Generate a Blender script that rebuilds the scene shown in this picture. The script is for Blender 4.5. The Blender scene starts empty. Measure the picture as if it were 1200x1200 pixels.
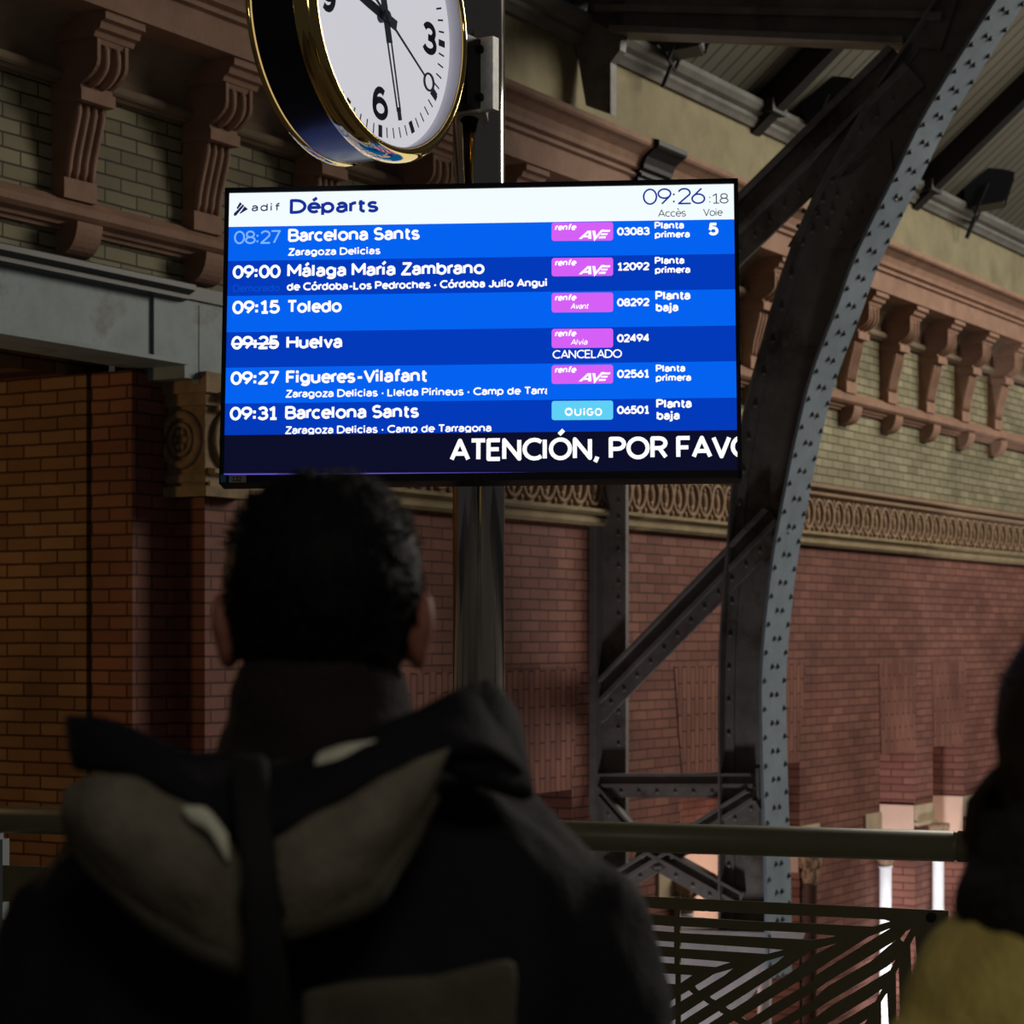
import bpy, bmesh, math, random
from math import sin, cos, pi, radians, sqrt, atan2
from mathutils import Vector, Matrix, noise
random.seed(7)
SC = bpy.context.scene
COL = SC.collection

# ------------------------------------------------------------------ camera, world, light, exposure
F = 2600.0                      # focal length in pixels of the 1200 px frame
EYE = 1.55                      # camera height above the walkway
HZ = 748.0                      # horizon row of the photograph
cam_d = bpy.data.cameras.new('camera')
cam_d.sensor_width = 36.0
cam_d.lens = 36.0 * F / 1200.0
cam_d.shift_y = (HZ - 600.0) / 1200.0
cam_d.clip_end = 300
cam_d.dof.use_dof = True
cam_d.dof.focus_distance = 5.6
cam_d.dof.aperture_fstop = 8.0
cam = bpy.data.objects.new('camera', cam_d)
COL.objects.link(cam)
cam.location = (0, 0, EYE)
cam.rotation_euler = (pi / 2, 0, 0)
SC.camera = cam

world = bpy.data.worlds.new('world')
SC.world = world
world.use_nodes = True
bg = world.node_tree.nodes['Background']
bg.inputs[0].default_value = (0.95, 0.93, 0.95, 1)
bg.inputs[1].default_value = 0.024

SC.view_settings.view_transform = 'Standard'
SC.view_settings.look = 'None'
SC.view_settings.gamma = 1.0
SC.view_settings.exposure = 0.0
SC.view_settings.use_curve_mapping = False

# wall frame: s runs along the wall away from us, d out of the wall into the hall, z up
U = Vector((0.51206454, 0.85894697, 0))
N = Vector((0.85894697, -0.51206454, 0))
O = Vector((0, 13.56516, 0))
ANG = atan2(U.y, U.x)


def W(s, d, z):
    return O + U * s + N * d + Vector((0, 0, z))


def lamp(name, kind, loc, target=None, energy=100, color=(1, 1, 1), size=1.0, size_y=None, spot=60):
    l = bpy.data.lights.new(name, kind)
    l.energy = energy
    l.color = color
    if kind == 'AREA':
        l.size = size
        if size_y:
            l.shape = 'RECTANGLE'
            l.size_y = size_y
    elif kind in ('POINT', 'SPOT'):
        l.shadow_soft_size = size
        if kind == 'SPOT':
            l.spot_size = radians(spot)
            l.spot_blend = 0.7
    o = bpy.data.objects.new(name, l)
    COL.objects.link(o)
    o.location = loc
    if target is not None:
        o.rotation_euler = (Vector(target) - Vector(loc)).to_track_quat('-Z', 'Y').to_euler()
    return o


# daylight from the glazed roof of the hall, out to the right and beyond
lamp('roof_daylight', 'AREA', W(16, 10.5, 9.0), W(5.5, 0, 3.0), 1050, (1.0, 0.93, 0.84), 6, 5)
lamp('near_roof_daylight', 'AREA', W(7.5, 8.0, 7.5), W(-3.6, 0, 3.3), 580, (1.0, 0.90, 0.74), 4, 4)
# unseen fill lamp added above and behind us to brighten the foreground
lamp('foreground_fill', 'AREA', (0.5, -0.9, 3.2), (0.5, 3.0, 1.2), 15, (1.0, 0.90, 0.78), 0.9, 0.5)
# warm lamp in the passage on the left, lamps inside the lower arcade
lamp('passage_lamp', 'POINT', W(-6.2, -1.2, 2.2), None, 38, (1.0, 0.62, 0.28), 0.15)

# ------------------------------------------------------------------ measuring helpers (photo row/column -> point on a known plane)


def ray(px, py):
    return Vector(((px - 600.0) / F, 1.0, -(py - HZ) / F))


def at_y(px, py, Y):
    r = ray(px, py) * Y
    return Vector((r.x, Y, EYE + r.z))


def on_wall(px, py, d=0.0):
    """(s, z) on the plane d of the wall"""
    r = ray(px, py)
    o = Vector((0, 0, EYE)) - O - N * d
    t = -o.dot(N) / r.dot(N)
    p = Vector((0, 0, EYE)) + r * t - O - N * d
    return p.dot(U), p.z


ST = 1.11                       # the arch truss stands at this s


def on_truss(px, py, s=ST):
    r = ray(px, py)
    o = Vector((0, 0, EYE)) - O - U * s
    t = -o.dot(U) / r.dot(U)
    p = Vector((0, 0, EYE)) + r * t - O - U * s
    return p.dot(N), p.z


# ------------------------------------------------------------------ materials


def lin(r, g, b):
    def f(c):
        c /= 255.0
        return c / 12.92 if c <= 0.04045 else ((c + 0.055) / 1.055) ** 2.4
    return (f(r), f(g), f(b), 1)


def mat(name, col, rough=0.7, metal=0.0, spec=0.3, vary=0.0, vscale=8.0, bump=0.0, bscale=60.0, stain=None, sscale=2.5, stretch=None):
    m = bpy.data.materials.new(name)
    m.use_nodes = True
    nt = m.node_tree
    b = nt.nodes['Principled BSDF']
    b.inputs['Base Color'].default_value = col
    b.inputs['Roughness'].default_value = rough
    b.inputs['Metallic'].default_value = metal
    b.inputs['Specular IOR Level'].default_value = spec
    tc = nt.nodes.new('ShaderNodeTexCoord')
    src = tc.outputs['Object']
    if stretch:
        mp = nt.nodes.new('ShaderNodeMapping')
        mp.inputs['Scale'].default_value = stretch
        nt.links.new(src, mp.inputs['Vector'])
        src = mp.outputs['Vector']
    last = None
    if vary > 0:
        n = nt.nodes.new('ShaderNodeTexNoise')
        n.inputs['Scale'].default_value = vscale
        n.inputs['Detail'].default_value = 6
        n.inputs['Roughness'].default_value = 0.65
        nt.links.new(src, n.inputs['Vector'])
        r = nt.nodes.new('ShaderNodeValToRGB')
        r.color_ramp.elements[0].position = 0.3
        r.color_ramp.elements[1].position = 0.72
        lo, hi = 1 - vary, 1 + vary
        r.color_ramp.elements[0].color = (col[0] * lo, col[1] * lo, col[2] * lo, 1)
        r.color_ramp.elements[1].color = (min(1, col[0] * hi), min(1, col[1] * hi), min(1, col[2] * hi), 1)
        nt.links.new(n.outputs['Fac'], r.inputs['Fac'])
        last = r.outputs['Color']
    if stain is not None:
        n = nt.nodes.new('ShaderNodeTexNoise')
        n.inputs['Scale'].default_value = sscale
        n.inputs['Detail'].default_value = 8
        n.inputs['Roughness'].default_value = 0.7
        nt.links.new(src, n.inputs['Vector'])
        r = nt.nodes.new('ShaderNodeValToRGB')
        r.color_ramp.elements[0].position = 0.52
        r.color_ramp.elements[1].position = 0.68
        nt.links.new(n.outputs['Fac'], r.inputs['Fac'])
        mx = nt.nodes.new('ShaderNodeMix')
        mx.data_type = 'RGBA'
        nt.links.new(r.outputs['Color'], mx.inputs[0])
        if last:
            nt.links.new(last, mx.inputs[6])
        else:
            mx.inputs[6].default_value = col
        mx.inputs[7].default_value = stain
        last = mx.outputs[2]
    if last:
        nt.links.new(last, b.inputs['Base Color'])
    if bump > 0:
        n = nt.nodes.new('ShaderNodeTexNoise')
        n.inputs['Scale'].default_value = bscale
        n.inputs['Detail'].default_value = 4
        nt.links.new(src, n.inputs['Vector'])
        bp = nt.nodes.new('ShaderNodeBump')
        bp.inputs['Strength'].default_value = bump
        bp.inputs['Distance'].default_value = 0.01
        nt.links.new(n.outputs['Fac'], bp.inputs['Height'])
        nt.links.new(bp.outputs['Normal'], b.inputs['Normal'])
    return m


def brick(name, c1, c2, mortar, bw=0.225, rh=0.0665, ms=0.006, upright=False, zoff=0.0, tint=0.35):
    m = bpy.data.materials.new(name)
    m.use_nodes = True
    nt = m.node_tree
    b = nt.nodes['Principled BSDF']
    b.inputs['Roughness'].default_value = 0.75
    b.inputs['Specular IOR Level'].default_value = 0.25
    tc = nt.nodes.new('ShaderNodeTexCoord')
    sp = nt.nodes.new('ShaderNodeSeparateXYZ')
    nt.links.new(tc.outputs['Object'], sp.inputs[0])
    sn = nt.nodes.new('ShaderNodeSeparateXYZ')
    nt.links.new(tc.outputs['Normal'], sn.inputs[0])
    ab = nt.nodes.new('ShaderNodeMath')
    ab.operation = 'ABSOLUTE'
    nt.links.new(sn.outputs[0], ab.inputs[0])
    gt = nt.nodes.new('ShaderNodeMath')
    gt.operation = 'GREATER_THAN'
    gt.inputs[1].default_value = 0.7
    nt.links.new(ab.outputs[0], gt.inputs[0])
    mx = nt.nodes.new('ShaderNodeMix')
    nt.links.new(gt.outputs[0], mx.inputs[0])
    nt.links.new(sp.outputs[0], mx.inputs[2])
    nt.links.new(sp.outputs[1], mx.inputs[3])
    add = nt.nodes.new('ShaderNodeMath')
    add.operation = 'ADD'
    add.inputs[1].default_value = zoff
    nt.links.new(sp.outputs[2], add.inputs[0])
    cb = nt.nodes.new('ShaderNodeCombineXYZ')
    if upright:
        nt.links.new(add.outputs[0], cb.inputs[0])
        nt.links.new(mx.outputs[0], cb.inputs[1])
    else:
        nt.links.new(mx.outputs[0], cb.inputs[0])
        nt.links.new(add.outputs[0], cb.inputs[1])
    # slightly uneven joints
    wob = nt.nodes.new('ShaderNodeTexNoise')
    wob.inputs['Scale'].default_value = 6
    nt.links.new(cb.outputs[0], wob.inputs['Vector'])
    vm = nt.nodes.new('ShaderNodeVectorMath')
    vm.operation = 'MULTIPLY_ADD'
    vm.inputs[1].default_value = (0.008, 0.008, 0)
    nt.links.new(wob.outputs['Color'], vm.inputs[0])
    nt.links.new(cb.outputs[0], vm.inputs[2])
    t = nt.nodes.new('ShaderNodeTexBrick')
    t.inputs['Scale'].default_value = 1.0
    t.inputs['Brick Width'].default_value = bw
    t.inputs['Row Height'].default_value = rh
    t.inputs['Mortar Size'].default_value = ms
    t.inputs['Mortar Smooth'].default_value = 0.25
    t.inputs['Bias'].default_value = -0.1
    t.inputs['Color1'].default_value = c1
    t.inputs['Color2'].default_value = c2
    t.inputs['Mortar'].default_value = mortar
    nt.links.new(vm.outputs[0], t.inputs['Vector'])
    n = nt.nodes.new('ShaderNodeTexNoise')
    n.inputs['Scale'].default_value = 1.7
    n.inputs['Detail'].default_value = 8
    nt.links.new(tc.outputs['Object'], n.inputs['Vector'])
    r = nt.nodes.new('ShaderNodeValToRGB')
    r.color_ramp.elements[0].position = 0.3
    r.color_ramp.elements[1].position = 0.7
    r.color_ramp.elements[0].color = (1 - tint, 1 - tint, 1 - tint, 1)
    r.color_ramp.elements[1].color = (1 + tint * 0.4, 1 + tint * 0.4, 1 + tint * 0.4, 1)
    nt.links.new(n.outputs['Fac'], r.inputs['Fac'])
    mu = nt.nodes.new('ShaderNodeMix')
    mu.data_type = 'RGBA'
    mu.blend_type = 'MULTIPLY'
    mu.inputs[0].default_value = 1
    nt.links.new(t.outputs['Color'], mu.inputs[6])
    nt.links.new(r.outputs['Color'], mu.inputs[7])
    nt.links.new(mu.outputs[2], b.inputs['Base Color'])
    bp = nt.nodes.new('ShaderNodeBump')
    bp.inputs['Strength'].default_value = 0.6
    bp.inputs['Distance'].default_value = 0.006
    bp.invert = True
    nt.links.new(t.outputs['Fac'], bp.inputs['Height'])
    nt.links.new(bp.outputs['Normal'], b.inputs['Normal'])
    return m


def emit(name, col, strength=1.0):
    m = bpy.data.materials.new(name)
    m.use_nodes = True
    nt = m.node_tree
    nt.nodes.clear()
    e = nt.nodes.new('ShaderNodeEmission')
    o = nt.nodes.new('ShaderNodeOutputMaterial')
    e.inputs[0].default_value = col
    e.inputs[1].default_value = strength
    nt.links.new(e.outputs[0], o.inputs[0])
    return m


def boards(name, c1, c2, width=0.16):
    """planks that run up the slope, laid side by side along the wall"""
    m = mat(name, c1, 0.8)
    nt = m.node_tree
    b = nt.nodes['Principled BSDF']
    tc = nt.nodes.new('ShaderNodeTexCoord')
    w = nt.nodes.new('ShaderNodeTexBrick')
    w.inputs['Scale'].default_value = 1
    w.inputs['Brick Width'].default_value = 40.0
    w.inputs['Row Height'].default_value = width
    w.inputs['Mortar Size'].default_value = 0.012
    w.inputs['Color1'].default_value = c1
    w.inputs['Color2'].default_value = c2
    w.inputs['Mortar'].default_value = (c1[0] * .25, c1[1] * .25, c1[2] * .25, 1)
    sp = nt.nodes.new('ShaderNodeSeparateXYZ')
    cb = nt.nodes.new('ShaderNodeCombineXYZ')
    nt.links.new(tc.outputs['Object'], sp.inputs[0])
    sh_ = nt.nodes.new('ShaderNodeMath')
    sh_.inputs[1].default_value = 17.0
    nt.links.new(sp.outputs[1], sh_.inputs[0])
    nt.links.new(sh_.outputs[0], cb.inputs[0])
    nt.links.new(sp.outputs[0], cb.inputs[1])
    nt.links.new(cb.outputs[0], w.inputs['Vector'])
    nt.links.new(w.outputs['Color'], b.inputs['Base Color'])
    return m


M = {}
M['red_brick'] = brick('red_brick', (0.165, 0.062, 0.046, 1), (0.235, 0.100, 0.073, 1), (0.065, 0.024, 0.018, 1))
M['arch_brick'] = brick('arch_brick', (0.18, 0.070, 0.050, 1), (0.25, 0.105, 0.075, 1), (0.06, 0.022, 0.016, 1), upright=True)
M['yellow_brick'] = brick('yellow_brick', (0.235, 0.215, 0.13, 1), (0.335, 0.31, 0.20, 1), (0.055, 0.043, 0.028, 1), ms=0.0055)
M['orange_brick'] = brick('orange_brick', (0.20, 0.105, 0.05, 1), (0.30, 0.18, 0.085, 1), (0.06, 0.025, 0.012, 1))
M['brown_brick'] = brick('brown_brick', (0.20, 0.085, 0.05, 1), (0.27, 0.125, 0.07, 1), (0.06, 0.024, 0.014, 1))
M['terracotta'] = mat('terracotta', (0.30, 0.175, 0.12, 1), 0.8, vary=0.22, vscale=5, bump=0.2, bscale=40)
M['frieze_stone'] = mat('frieze_stone', (0.29, 0.195, 0.125, 1), 0.8, vary=0.22, vscale=5, bump=0.2, bscale=40)
M['ochre_stone'] = mat('ochre_stone', (0.27, 0.21, 0.12, 1), 0.8, vary=0.25, vscale=7, bump=0.2, bscale=40)
M['parapet_stone'] = mat('parapet_stone', (0.25, 0.225, 0.135, 1), 0.85, vary=0.25, vscale=2.5, bump=0.2)
M['gutter_stone'] = mat('gutter_stone', (0.15, 0.15, 0.14, 1), 0.85, vary=0.25, vscale=4)
M['cove_stone'] = mat('cove_stone', (0.21, 0.155, 0.105, 1), 0.85, vary=0.2, vscale=3)
M['iron'] = mat('iron', (0.165, 0.155, 0.15, 1), 0.55, 0.0, 0.3, vary=0.25, vscale=5, stain=(0.06, 0.045, 0.035, 1), sscale=2)  # same paint as the flange, darker and browner for faces turned from the light
M['iron_lit'] = mat('iron_lit', (0.20, 0.25, 0.30, 1), 0.5, 0.0, 0.3, vary=0.15, vscale=6)  # the truss paint again, lightened and blued for the side facing the light
M['rivet'] = mat('rivet', (0.055, 0.06, 0.068, 1), 0.6)
M['iron_black'] = mat('iron_black', (0.012, 0.012, 0.013, 1), 0.6)
M['beam_grey'] = mat('beam_grey', (0.24, 0.305, 0.33, 1), 0.55, vary=0.28, vscale=3, stain=(0.10, 0.085, 0.06, 1), sscale=3.0)
M['beam_dark'] = mat('beam_dark', (0.05, 0.055, 0.058, 1), 0.45)
M['ceiling_boards'] = boards('ceiling_boards', (0.125, 0.12, 0.095, 1), (0.145, 0.14, 0.11, 1))
M['plaster'] = mat('plaster', (0.60, 0.41, 0.32, 1), 0.8, vary=0.12, vscale=2)
M['impost'] = mat('impost', (0.42, 0.33, 0.22, 1), 0.8, vary=0.15, vscale=4)
M['white_stone'] = mat('white_stone', (0.78, 0.77, 0.78, 1), 0.5, vary=0.08, vscale=6)
M['capital_stone'] = mat('capital_stone', (0.30, 0.19, 0.12, 1), 0.85, vary=0.5, vscale=16, bump=0.4)
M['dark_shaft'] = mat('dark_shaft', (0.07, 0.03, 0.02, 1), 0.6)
M['floor'] = mat('floor_stone', (0.16, 0.15, 0.14, 1), 0.5, vary=0.15, vscale=3)
M['hall_floor'] = mat('hall_floor', (0.30, 0.28, 0.28, 1), 0.5, vary=0.2, vscale=2)
M['rail'] = mat('rail_paint', (0.20, 0.185, 0.11, 1), 0.42, 0.0, 0.5, vary=0.12, vscale=6)
M['rail_panel'] = mat('rail_panel_paint', (0.16, 0.14, 0.075, 1), 0.55, 0.0, 0.4, vary=0.15, vscale=5)
M['post_grey'] = mat('post_grey', (0.30, 0.34, 0.36, 1), 0.5)
M['steel'] = mat('steel', (0.66, 0.64, 0.60, 1), 0.09, 1.0, stretch=(1, 1, 0.02), bump=0.03, bscale=80)
M['gold'] = mat('gold', (0.85, 0.58, 0.20, 1), 0.08, 1.0)
M['gold_dark'] = mat('gold_dark', (0.75, 0.55, 0.25, 1), 0.2, 1.0)
M['navy'] = mat('navy_enamel', (0.006, 0.007, 0.016, 1), 0.28, 0.0, 0.5)
M['bracket_black'] = mat('bracket_black', (0.01, 0.01, 0.012, 1), 0.4)
M['plate'] = mat('plate_steel', (0.80, 0.81, 0.79, 1), 0.4, 0.1, vary=0.2, vscale=30)
M['bezel'] = mat('bezel', (0.005, 0.006, 0.014, 1), 0.5, 0.0, 0.2)
M['skin'] = mat('skin', (0.26, 0.10, 0.065, 1), 0.55)
M['hair'] = mat('hair', (0.005, 0.005, 0.006, 1), 0.6, 0, 0.08, bump=0.5, bscale=120, stretch=(1, 1, 0.2))
M['brown_hair'] = mat('brown_hair', (0.016, 0.009, 0.006, 1), 0.6, 0, 0.12, bump=0.5, bscale=120, stretch=(1, 1, 0.1))
M['coat'] = mat('black_coat', (0.0095, 0.009, 0.0115, 1), 0.8, 0, 0.12, vary=0.3, vscale=9, bump=0.25, bscale=160)
M['olive'] = mat('olive_cloth', (0.145, 0.128, 0.095, 1), 0.8, 0, 0.1, vary=0.45, vscale=14, bump=0.3, bscale=200)
M['olive_dark'] = mat('dark_olive_cloth', (0.07, 0.065, 0.045, 1), 0.8, 0, 0.2, vary=0.35, vscale=14, bump=0.3, bscale=200)
M['strap'] = mat('strap_webbing', (0.007, 0.007, 0.008, 1), 0.8, bump=0.3, bscale=300)
M['pale_cloth'] = mat('pale_cloth', (0.60, 0.60, 0.47, 1), 0.8, vary=0.15, vscale=20)  # collar lining, and the highlight coloured onto a hood fold
M['scarf'] = mat('maroon_scarf', (0.014, 0.008, 0.008, 1), 0.9, vary=0.35, vscale=10, bump=0.5, bscale=150)
M['trousers'] = mat('trousers', (0.02, 0.022, 0.03, 1), 0.85)
M['shoe'] = mat('shoe_leather', (0.015, 0.013, 0.012, 1), 0.4)
M['yellow_coat'] = mat('yellow_coat', (0.58, 0.47, 0.13, 1), 0.85, vary=0.18, vscale=12, bump=0.35, bscale=140)
M['black_knit'] = mat('black_knit', (0.016, 0.015, 0.014, 1), 0.95, vary=0.4, vscale=18, bump=0.8, bscale=90)
M['eye_white'] = mat('eye_white', (0.75, 0.73, 0.7, 1), 0.2)
M['lamp_black'] = mat('lamp_housing', (0.010, 0.011, 0.016, 1), 0.45)
M['lamp_glass'] = mat('lamp_glass', (0.20, 0.205, 0.19, 1), 0.25, 0, 0.6)
M['brass_ball'] = mat('lamp_joint', (0.20, 0.17, 0.10, 1), 0.6)

# ------------------------------------------------------------------ object helpers


def link(name, me, m=None, parent=None, smooth=False):
    o = bpy.data.objects.new(name, me)
    COL.objects.link(o)
    if m is not None and not me.materials:
        me.materials.append(m)
    if parent is not None:
        o.parent = parent
    if smooth:
        for p in me.polygons:
            p.use_smooth = True
    return o


def tag(o, label, cat, group=None, kind=None):
    o['label'] = label
    o['category'] = cat
    if group:
        o['group'] = group
    if kind:
        o['kind'] = kind
    return o


def empty(name, loc=(0, 0, 0), rz=0.0):
    o = bpy.data.objects.new(name, None)
    o.empty_display_size = 0.1
    COL.objects.link(o)
    o.location = loc
    o.rotation_euler = (0, 0, rz)
    return o


def copy_tree(o, parent=None):
    c = o.copy()
    COL.objects.link(c)
    c.parent = parent
    for ch in list(o.children):
        copy_tree(ch, c)
    return c


class MB:
    """collects shapes; points are (x, y, z), or (s, d, z) when wall=True"""

    def __init__(self, wall=False):
        self.v, self.f, self.mi, self.sm = [], [], [], []
        self.wall = wall
        self.cur = 0
        self.smooth = False

    def pt(self, p):
        self.v.append((p[0], -p[1], p[2]) if self.wall else tuple(p))
        return len(self.v) - 1

    def face(self, idx):
        self.f.append(tuple(idx))
        self.mi.append(self.cur)
        self.sm.append(self.smooth)

    def box(self, x0, x1, y0, y1, z0, z1):
        i = [self.pt((x, y, z)) for x in (x0, x1) for y in (y0, y1) for z in (z0, z1)]
        for q in ((0, 1, 3, 2), (4, 6, 7, 5), (0, 4, 5, 1), (2, 3, 7, 6), (0, 2, 6, 4), (1, 5, 7, 3)):
            self.face([i[k] for k in q])

    def prism(self, poly, a0, a1, axis='x'):
        """polygon swept from a0 to a1; axis x: poly=(y,z); y: poly=(x,z); z: poly=(x,y)"""
        def mk(p, a):
            if axis == 'x':
                return (a, p[0], p[1])
            if axis == 'y':
                return (p[0], a, p[1])
            return (p[0], p[1], a)
        A = [self.pt(mk(p, a0)) for p in poly]
        B = [self.pt(mk(p, a1)) for p in poly]
        n = len(poly)
        for k in range(n):
            j = (k + 1) % n
            self.face((A[k], A[j], B[j], B[k]))
        self.face(A[::-1])
        self.face(B)

    def tube(self, path, radii, n=12, cap=True, ry=None, up=None):
        path = [Vector(p) for p in path]
        if not hasattr(radii, '__len__'):
            radii = [radii] * len(path)
        rings = []
        prev = None
        for k, p in enumerate(path):
            t = (path[min(k + 1, len(path) - 1)] - path[max(k - 1, 0)]).normalized()
            if prev is None:
                a = Vector(up) if up else (Vector((0, 0, 1)) if abs(t.z) < 0.9 else Vector((1, 0, 0)))
                x = (a - t * a.dot(t)).normalized()
            else:
                x = (prev - t * prev.dot(t)).normalized()
            prev = x
            y = t.cross(x)
            r = radii[k]
            r2 = r if ry is None else (ry[k] if hasattr(ry, '__len__') else ry)
            rings.append([self.pt(p + x * (r * cos(2 * pi * j / n)) + y * (r2 * sin(2 * pi * j / n))) for j in range(n)])
        for a, b in zip(rings, rings[1:]):
            for j in range(n):
                self.face((a[j], a[(j + 1) % n], b[(j + 1) % n], b[j]))
        if cap:
            self.face(rings[0][::-1])
            self.face(rings[-1])

    def rings(self, rs, cap=True, closed=True):
        R = [[self.pt(p) for p in r] for r in rs]
        n = len(R[0])
        for a, b in zip(R, R[1:]):
            for j in range(n if closed else n - 1):
                self.face((a[j], a[(j + 1) % n], b[(j + 1) % n], b[j]))
        if cap:
            self.face(R[0][::-1])
            self.face(R[-1])

    def lathe(self, prof, n=32, origin=(0, 0, 0), axis='z', cap=True):
        o = Vector(origin)
        rs = []
        for r, h in prof:
            ring = []
            for k in range(n):
                a = 2 * pi * k / n
                c, s_ = r * cos(a), r * sin(a)
                ring.append(o + Vector((c, s_, h) if axis == 'z' else ((c, h, s_) if axis == 'y' else (h, c, s_))))
            rs.append(ring)
        self.rings(rs, cap)

    def ball(self, c, rx, ry=None, rz=None, n=12, m=8):
        ry = ry or rx
        rz = rz or rx
        rs = []
        for k in range(m + 1):
            t = -pi / 2 + pi * k / m
            cr = max(cos(t), 0.02)
            rs.append([(c[0] + rx * cr * cos(2 * pi * j / n), c[1] + ry * cr * sin(2 * pi * j / n), c[2] + rz * sin(t)) for j in range(n)])
        self.rings(rs)

    def mesh(self, name):
        me = bpy.data.meshes.new(name)
        me.from_pydata(self.v, [], self.f)
        for p, i, s in zip(me.polygons, self.mi, self.sm):
            p.material_index = i
            p.use_smooth = s
        bm = bmesh.new()
        bm.from_mesh(me)
        bmesh.ops.recalc_face_normals(bm, faces=bm.faces)
        bm.to_mesh(me)
        bm.free()
        return me

    def build(self, name, m, parent=None, smooth=False):
        me = self.mesh(name)
        for x in (m if isinstance(m, (list, tuple)) else [m]):
            me.materials.append(x)
        return link(name, me, None, parent, smooth)


def wall_obj(mb, name, m, kind='structure'):
    o = mb.build(name, m)
    o.location = O
    o.rotation_euler = (0, 0, ANG)
    if kind:
        o['kind'] = kind
    return o


def wall_empty(name, s=0.0, d=0.0, z=0.0):
    return empty(name, W(s, d, z), ANG)


def apply_mods(o):
    dg = bpy.context.evaluated_depsgraph_get()
    dg.update()
    me = bpy.data.meshes.new_from_object(o.evaluated_get(dg))
    o.modifiers.clear()
    old = o.data
    o.data = me
    me.name = o.name
    bpy.data.meshes.remove(old)
    return o


def remesh(o, voxel, smooth_iter=4):
    m = o.modifiers.new('r', 'REMESH')
    m.mode = 'VOXEL'
    m.voxel_size = voxel
    m.use_smooth_shade = True
    if smooth_iter:
        s = o.modifiers.new('s', 'SMOOTH')
        s.factor = 0.5
        s.iterations = smooth_iter
    return apply_mods(o)


def subsurf(o, lv=2, solid=0.0):
    if solid:
        m = o.modifiers.new('t', 'SOLIDIFY')
        m.thickness = solid
        m.offset = 0
    m = o.modifiers.new('u', 'SUBSURF')
    m.levels = m.render_levels = lv
    apply_mods(o)
    for p in o.data.polygons:
        p.use_smooth = True
    return o


# ------------------------------------------------------------------ the setting
mb = MB()
mb.box(-4.0, 4.0, -3.0, 6.75, -0.35, 0.0)
fl = mb.build('floor', M['floor'])
fl['kind'] = 'structure'
mb = MB()
mb.box(-30, 40, -10, 50, -6.3, -6.0)
hf = mb.build('floor_hall', M['hall_floor'])
hf['kind'] = 'structure'

S0 = on_wall(240, 600, 0)[0]     # corner where the main wall starts right of the passage
S1 = on_wall(155, 600, -0.19)[0]  # front of the recessed jamb
SL, SR = -9.0, 17.0
ZF0, ZF1 = 2.28, 2.75            # frieze band
# openings of the lower arcade (s0, s1, head z)
S_ = lambda x: on_wall(x, 700)[0]
op2 = (S_(797), S_(937), on_wall(870, 901)[1])
op1 = (S_(797) - 1.55 - (S_(937) - S_(797)), S_(797) - 1.55, op2[2])
op3 = (S_(1031), S_(1072), on_wall(1050, 882)[1])
op4 = (S_(1093), S_(1130), on_wall(1112, 873)[1])
op5 = (op4[1] + 1.7, op4[1] + 2.53, op3[2])
op6 = (op5[1] + 0.45, op5[1] + 1.28, op3[2])
opens = [op1, op2, op3, op4, op5, op6]
ZB = -6.0
mb = MB(True)
x = S0
for a, b, zt in opens:
    mb.box(x, a, -0.6, 0, ZB, ZF0)
    mb.box(a, b, -0.6, 0, zt, ZF0)
    x = b
mb.box(x, SR, -0.6, 0, ZB, ZF0)
wall_obj(mb, 'wall_back', M['red_brick'])

mb = MB(True)
mb.box(S0 + 0.02, SR, -0.6, 0, ZF0, 4.7)
mb.box(SL, S0 + 0.02, -0.6, 0, 3.2, 4.7)
wall_obj(mb, 'wall_back_upper', M['yellow_brick'])

# recessed jamb and the deep reveal of the passage
mb = MB(True)
mb.box(S1, S0, -0.44, -0.19, ZB, 2.86)
mb.box(S1 + 0.06, S0, -0.6, -0.44, ZB, 2.86)
wall_obj(mb, 'wall_jamb', M['red_brick'])
mb = MB(True)
mb.box(S1 - 0.004, S1 + 0.5, -3.2, -0.482, ZB, 2.86)
wall_obj(mb, 'wall_reveal', M['orange_brick'])
mb = MB(True)
mb.box(S1 - 0.003, S1 + 0.3, -0.45, -0.192, ZB, 2.86)
wall_obj(mb, 'wall_reveal_edge', M['brown_brick'])
mb = MB(True)
mb.box(S1 + 0.03, S1 + 0.5, -0.485, -0.445, ZB, 2.86)
wall_obj(mb, 'trim_joint', M['iron_black'])
mb = MB(True)
mb.box(SL, S1 + 0.2, -3.4, -3.2, ZB, 3.2)
wall_obj(mb, 'wall_passage', M['orange_brick'])
mb = MB(True)
mb.box(SL, S0, -3.3, -0.62, 2.86, 3.2)
wall_obj(mb, 'ceiling_passage', M['orange_brick'])
mb = MB(True)
mb.box(SL, S1 + 0.3, -3.3, -0.0, -0.3, 0.0)
wall_obj(mb, 'floor_passage', M['floor'])

# interior behind the arcade
mb = MB(True)
ZP = on_wall(830, 985, -2.4)[1]
mb.box(S0, SR, -2.6, -2.4, ZP, ZF0)
mb.box(S0, SR, -2.4, -0.6, 1.6, 1.8)
wall_obj(mb, 'wall_arcade', M['red_brick'])
mb = MB(True)
mb.box(S0, SR, -2.6, -2.4, ZB, ZP)
wall_obj(mb, 'wall_arcade_lower', M['plaster'])

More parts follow.
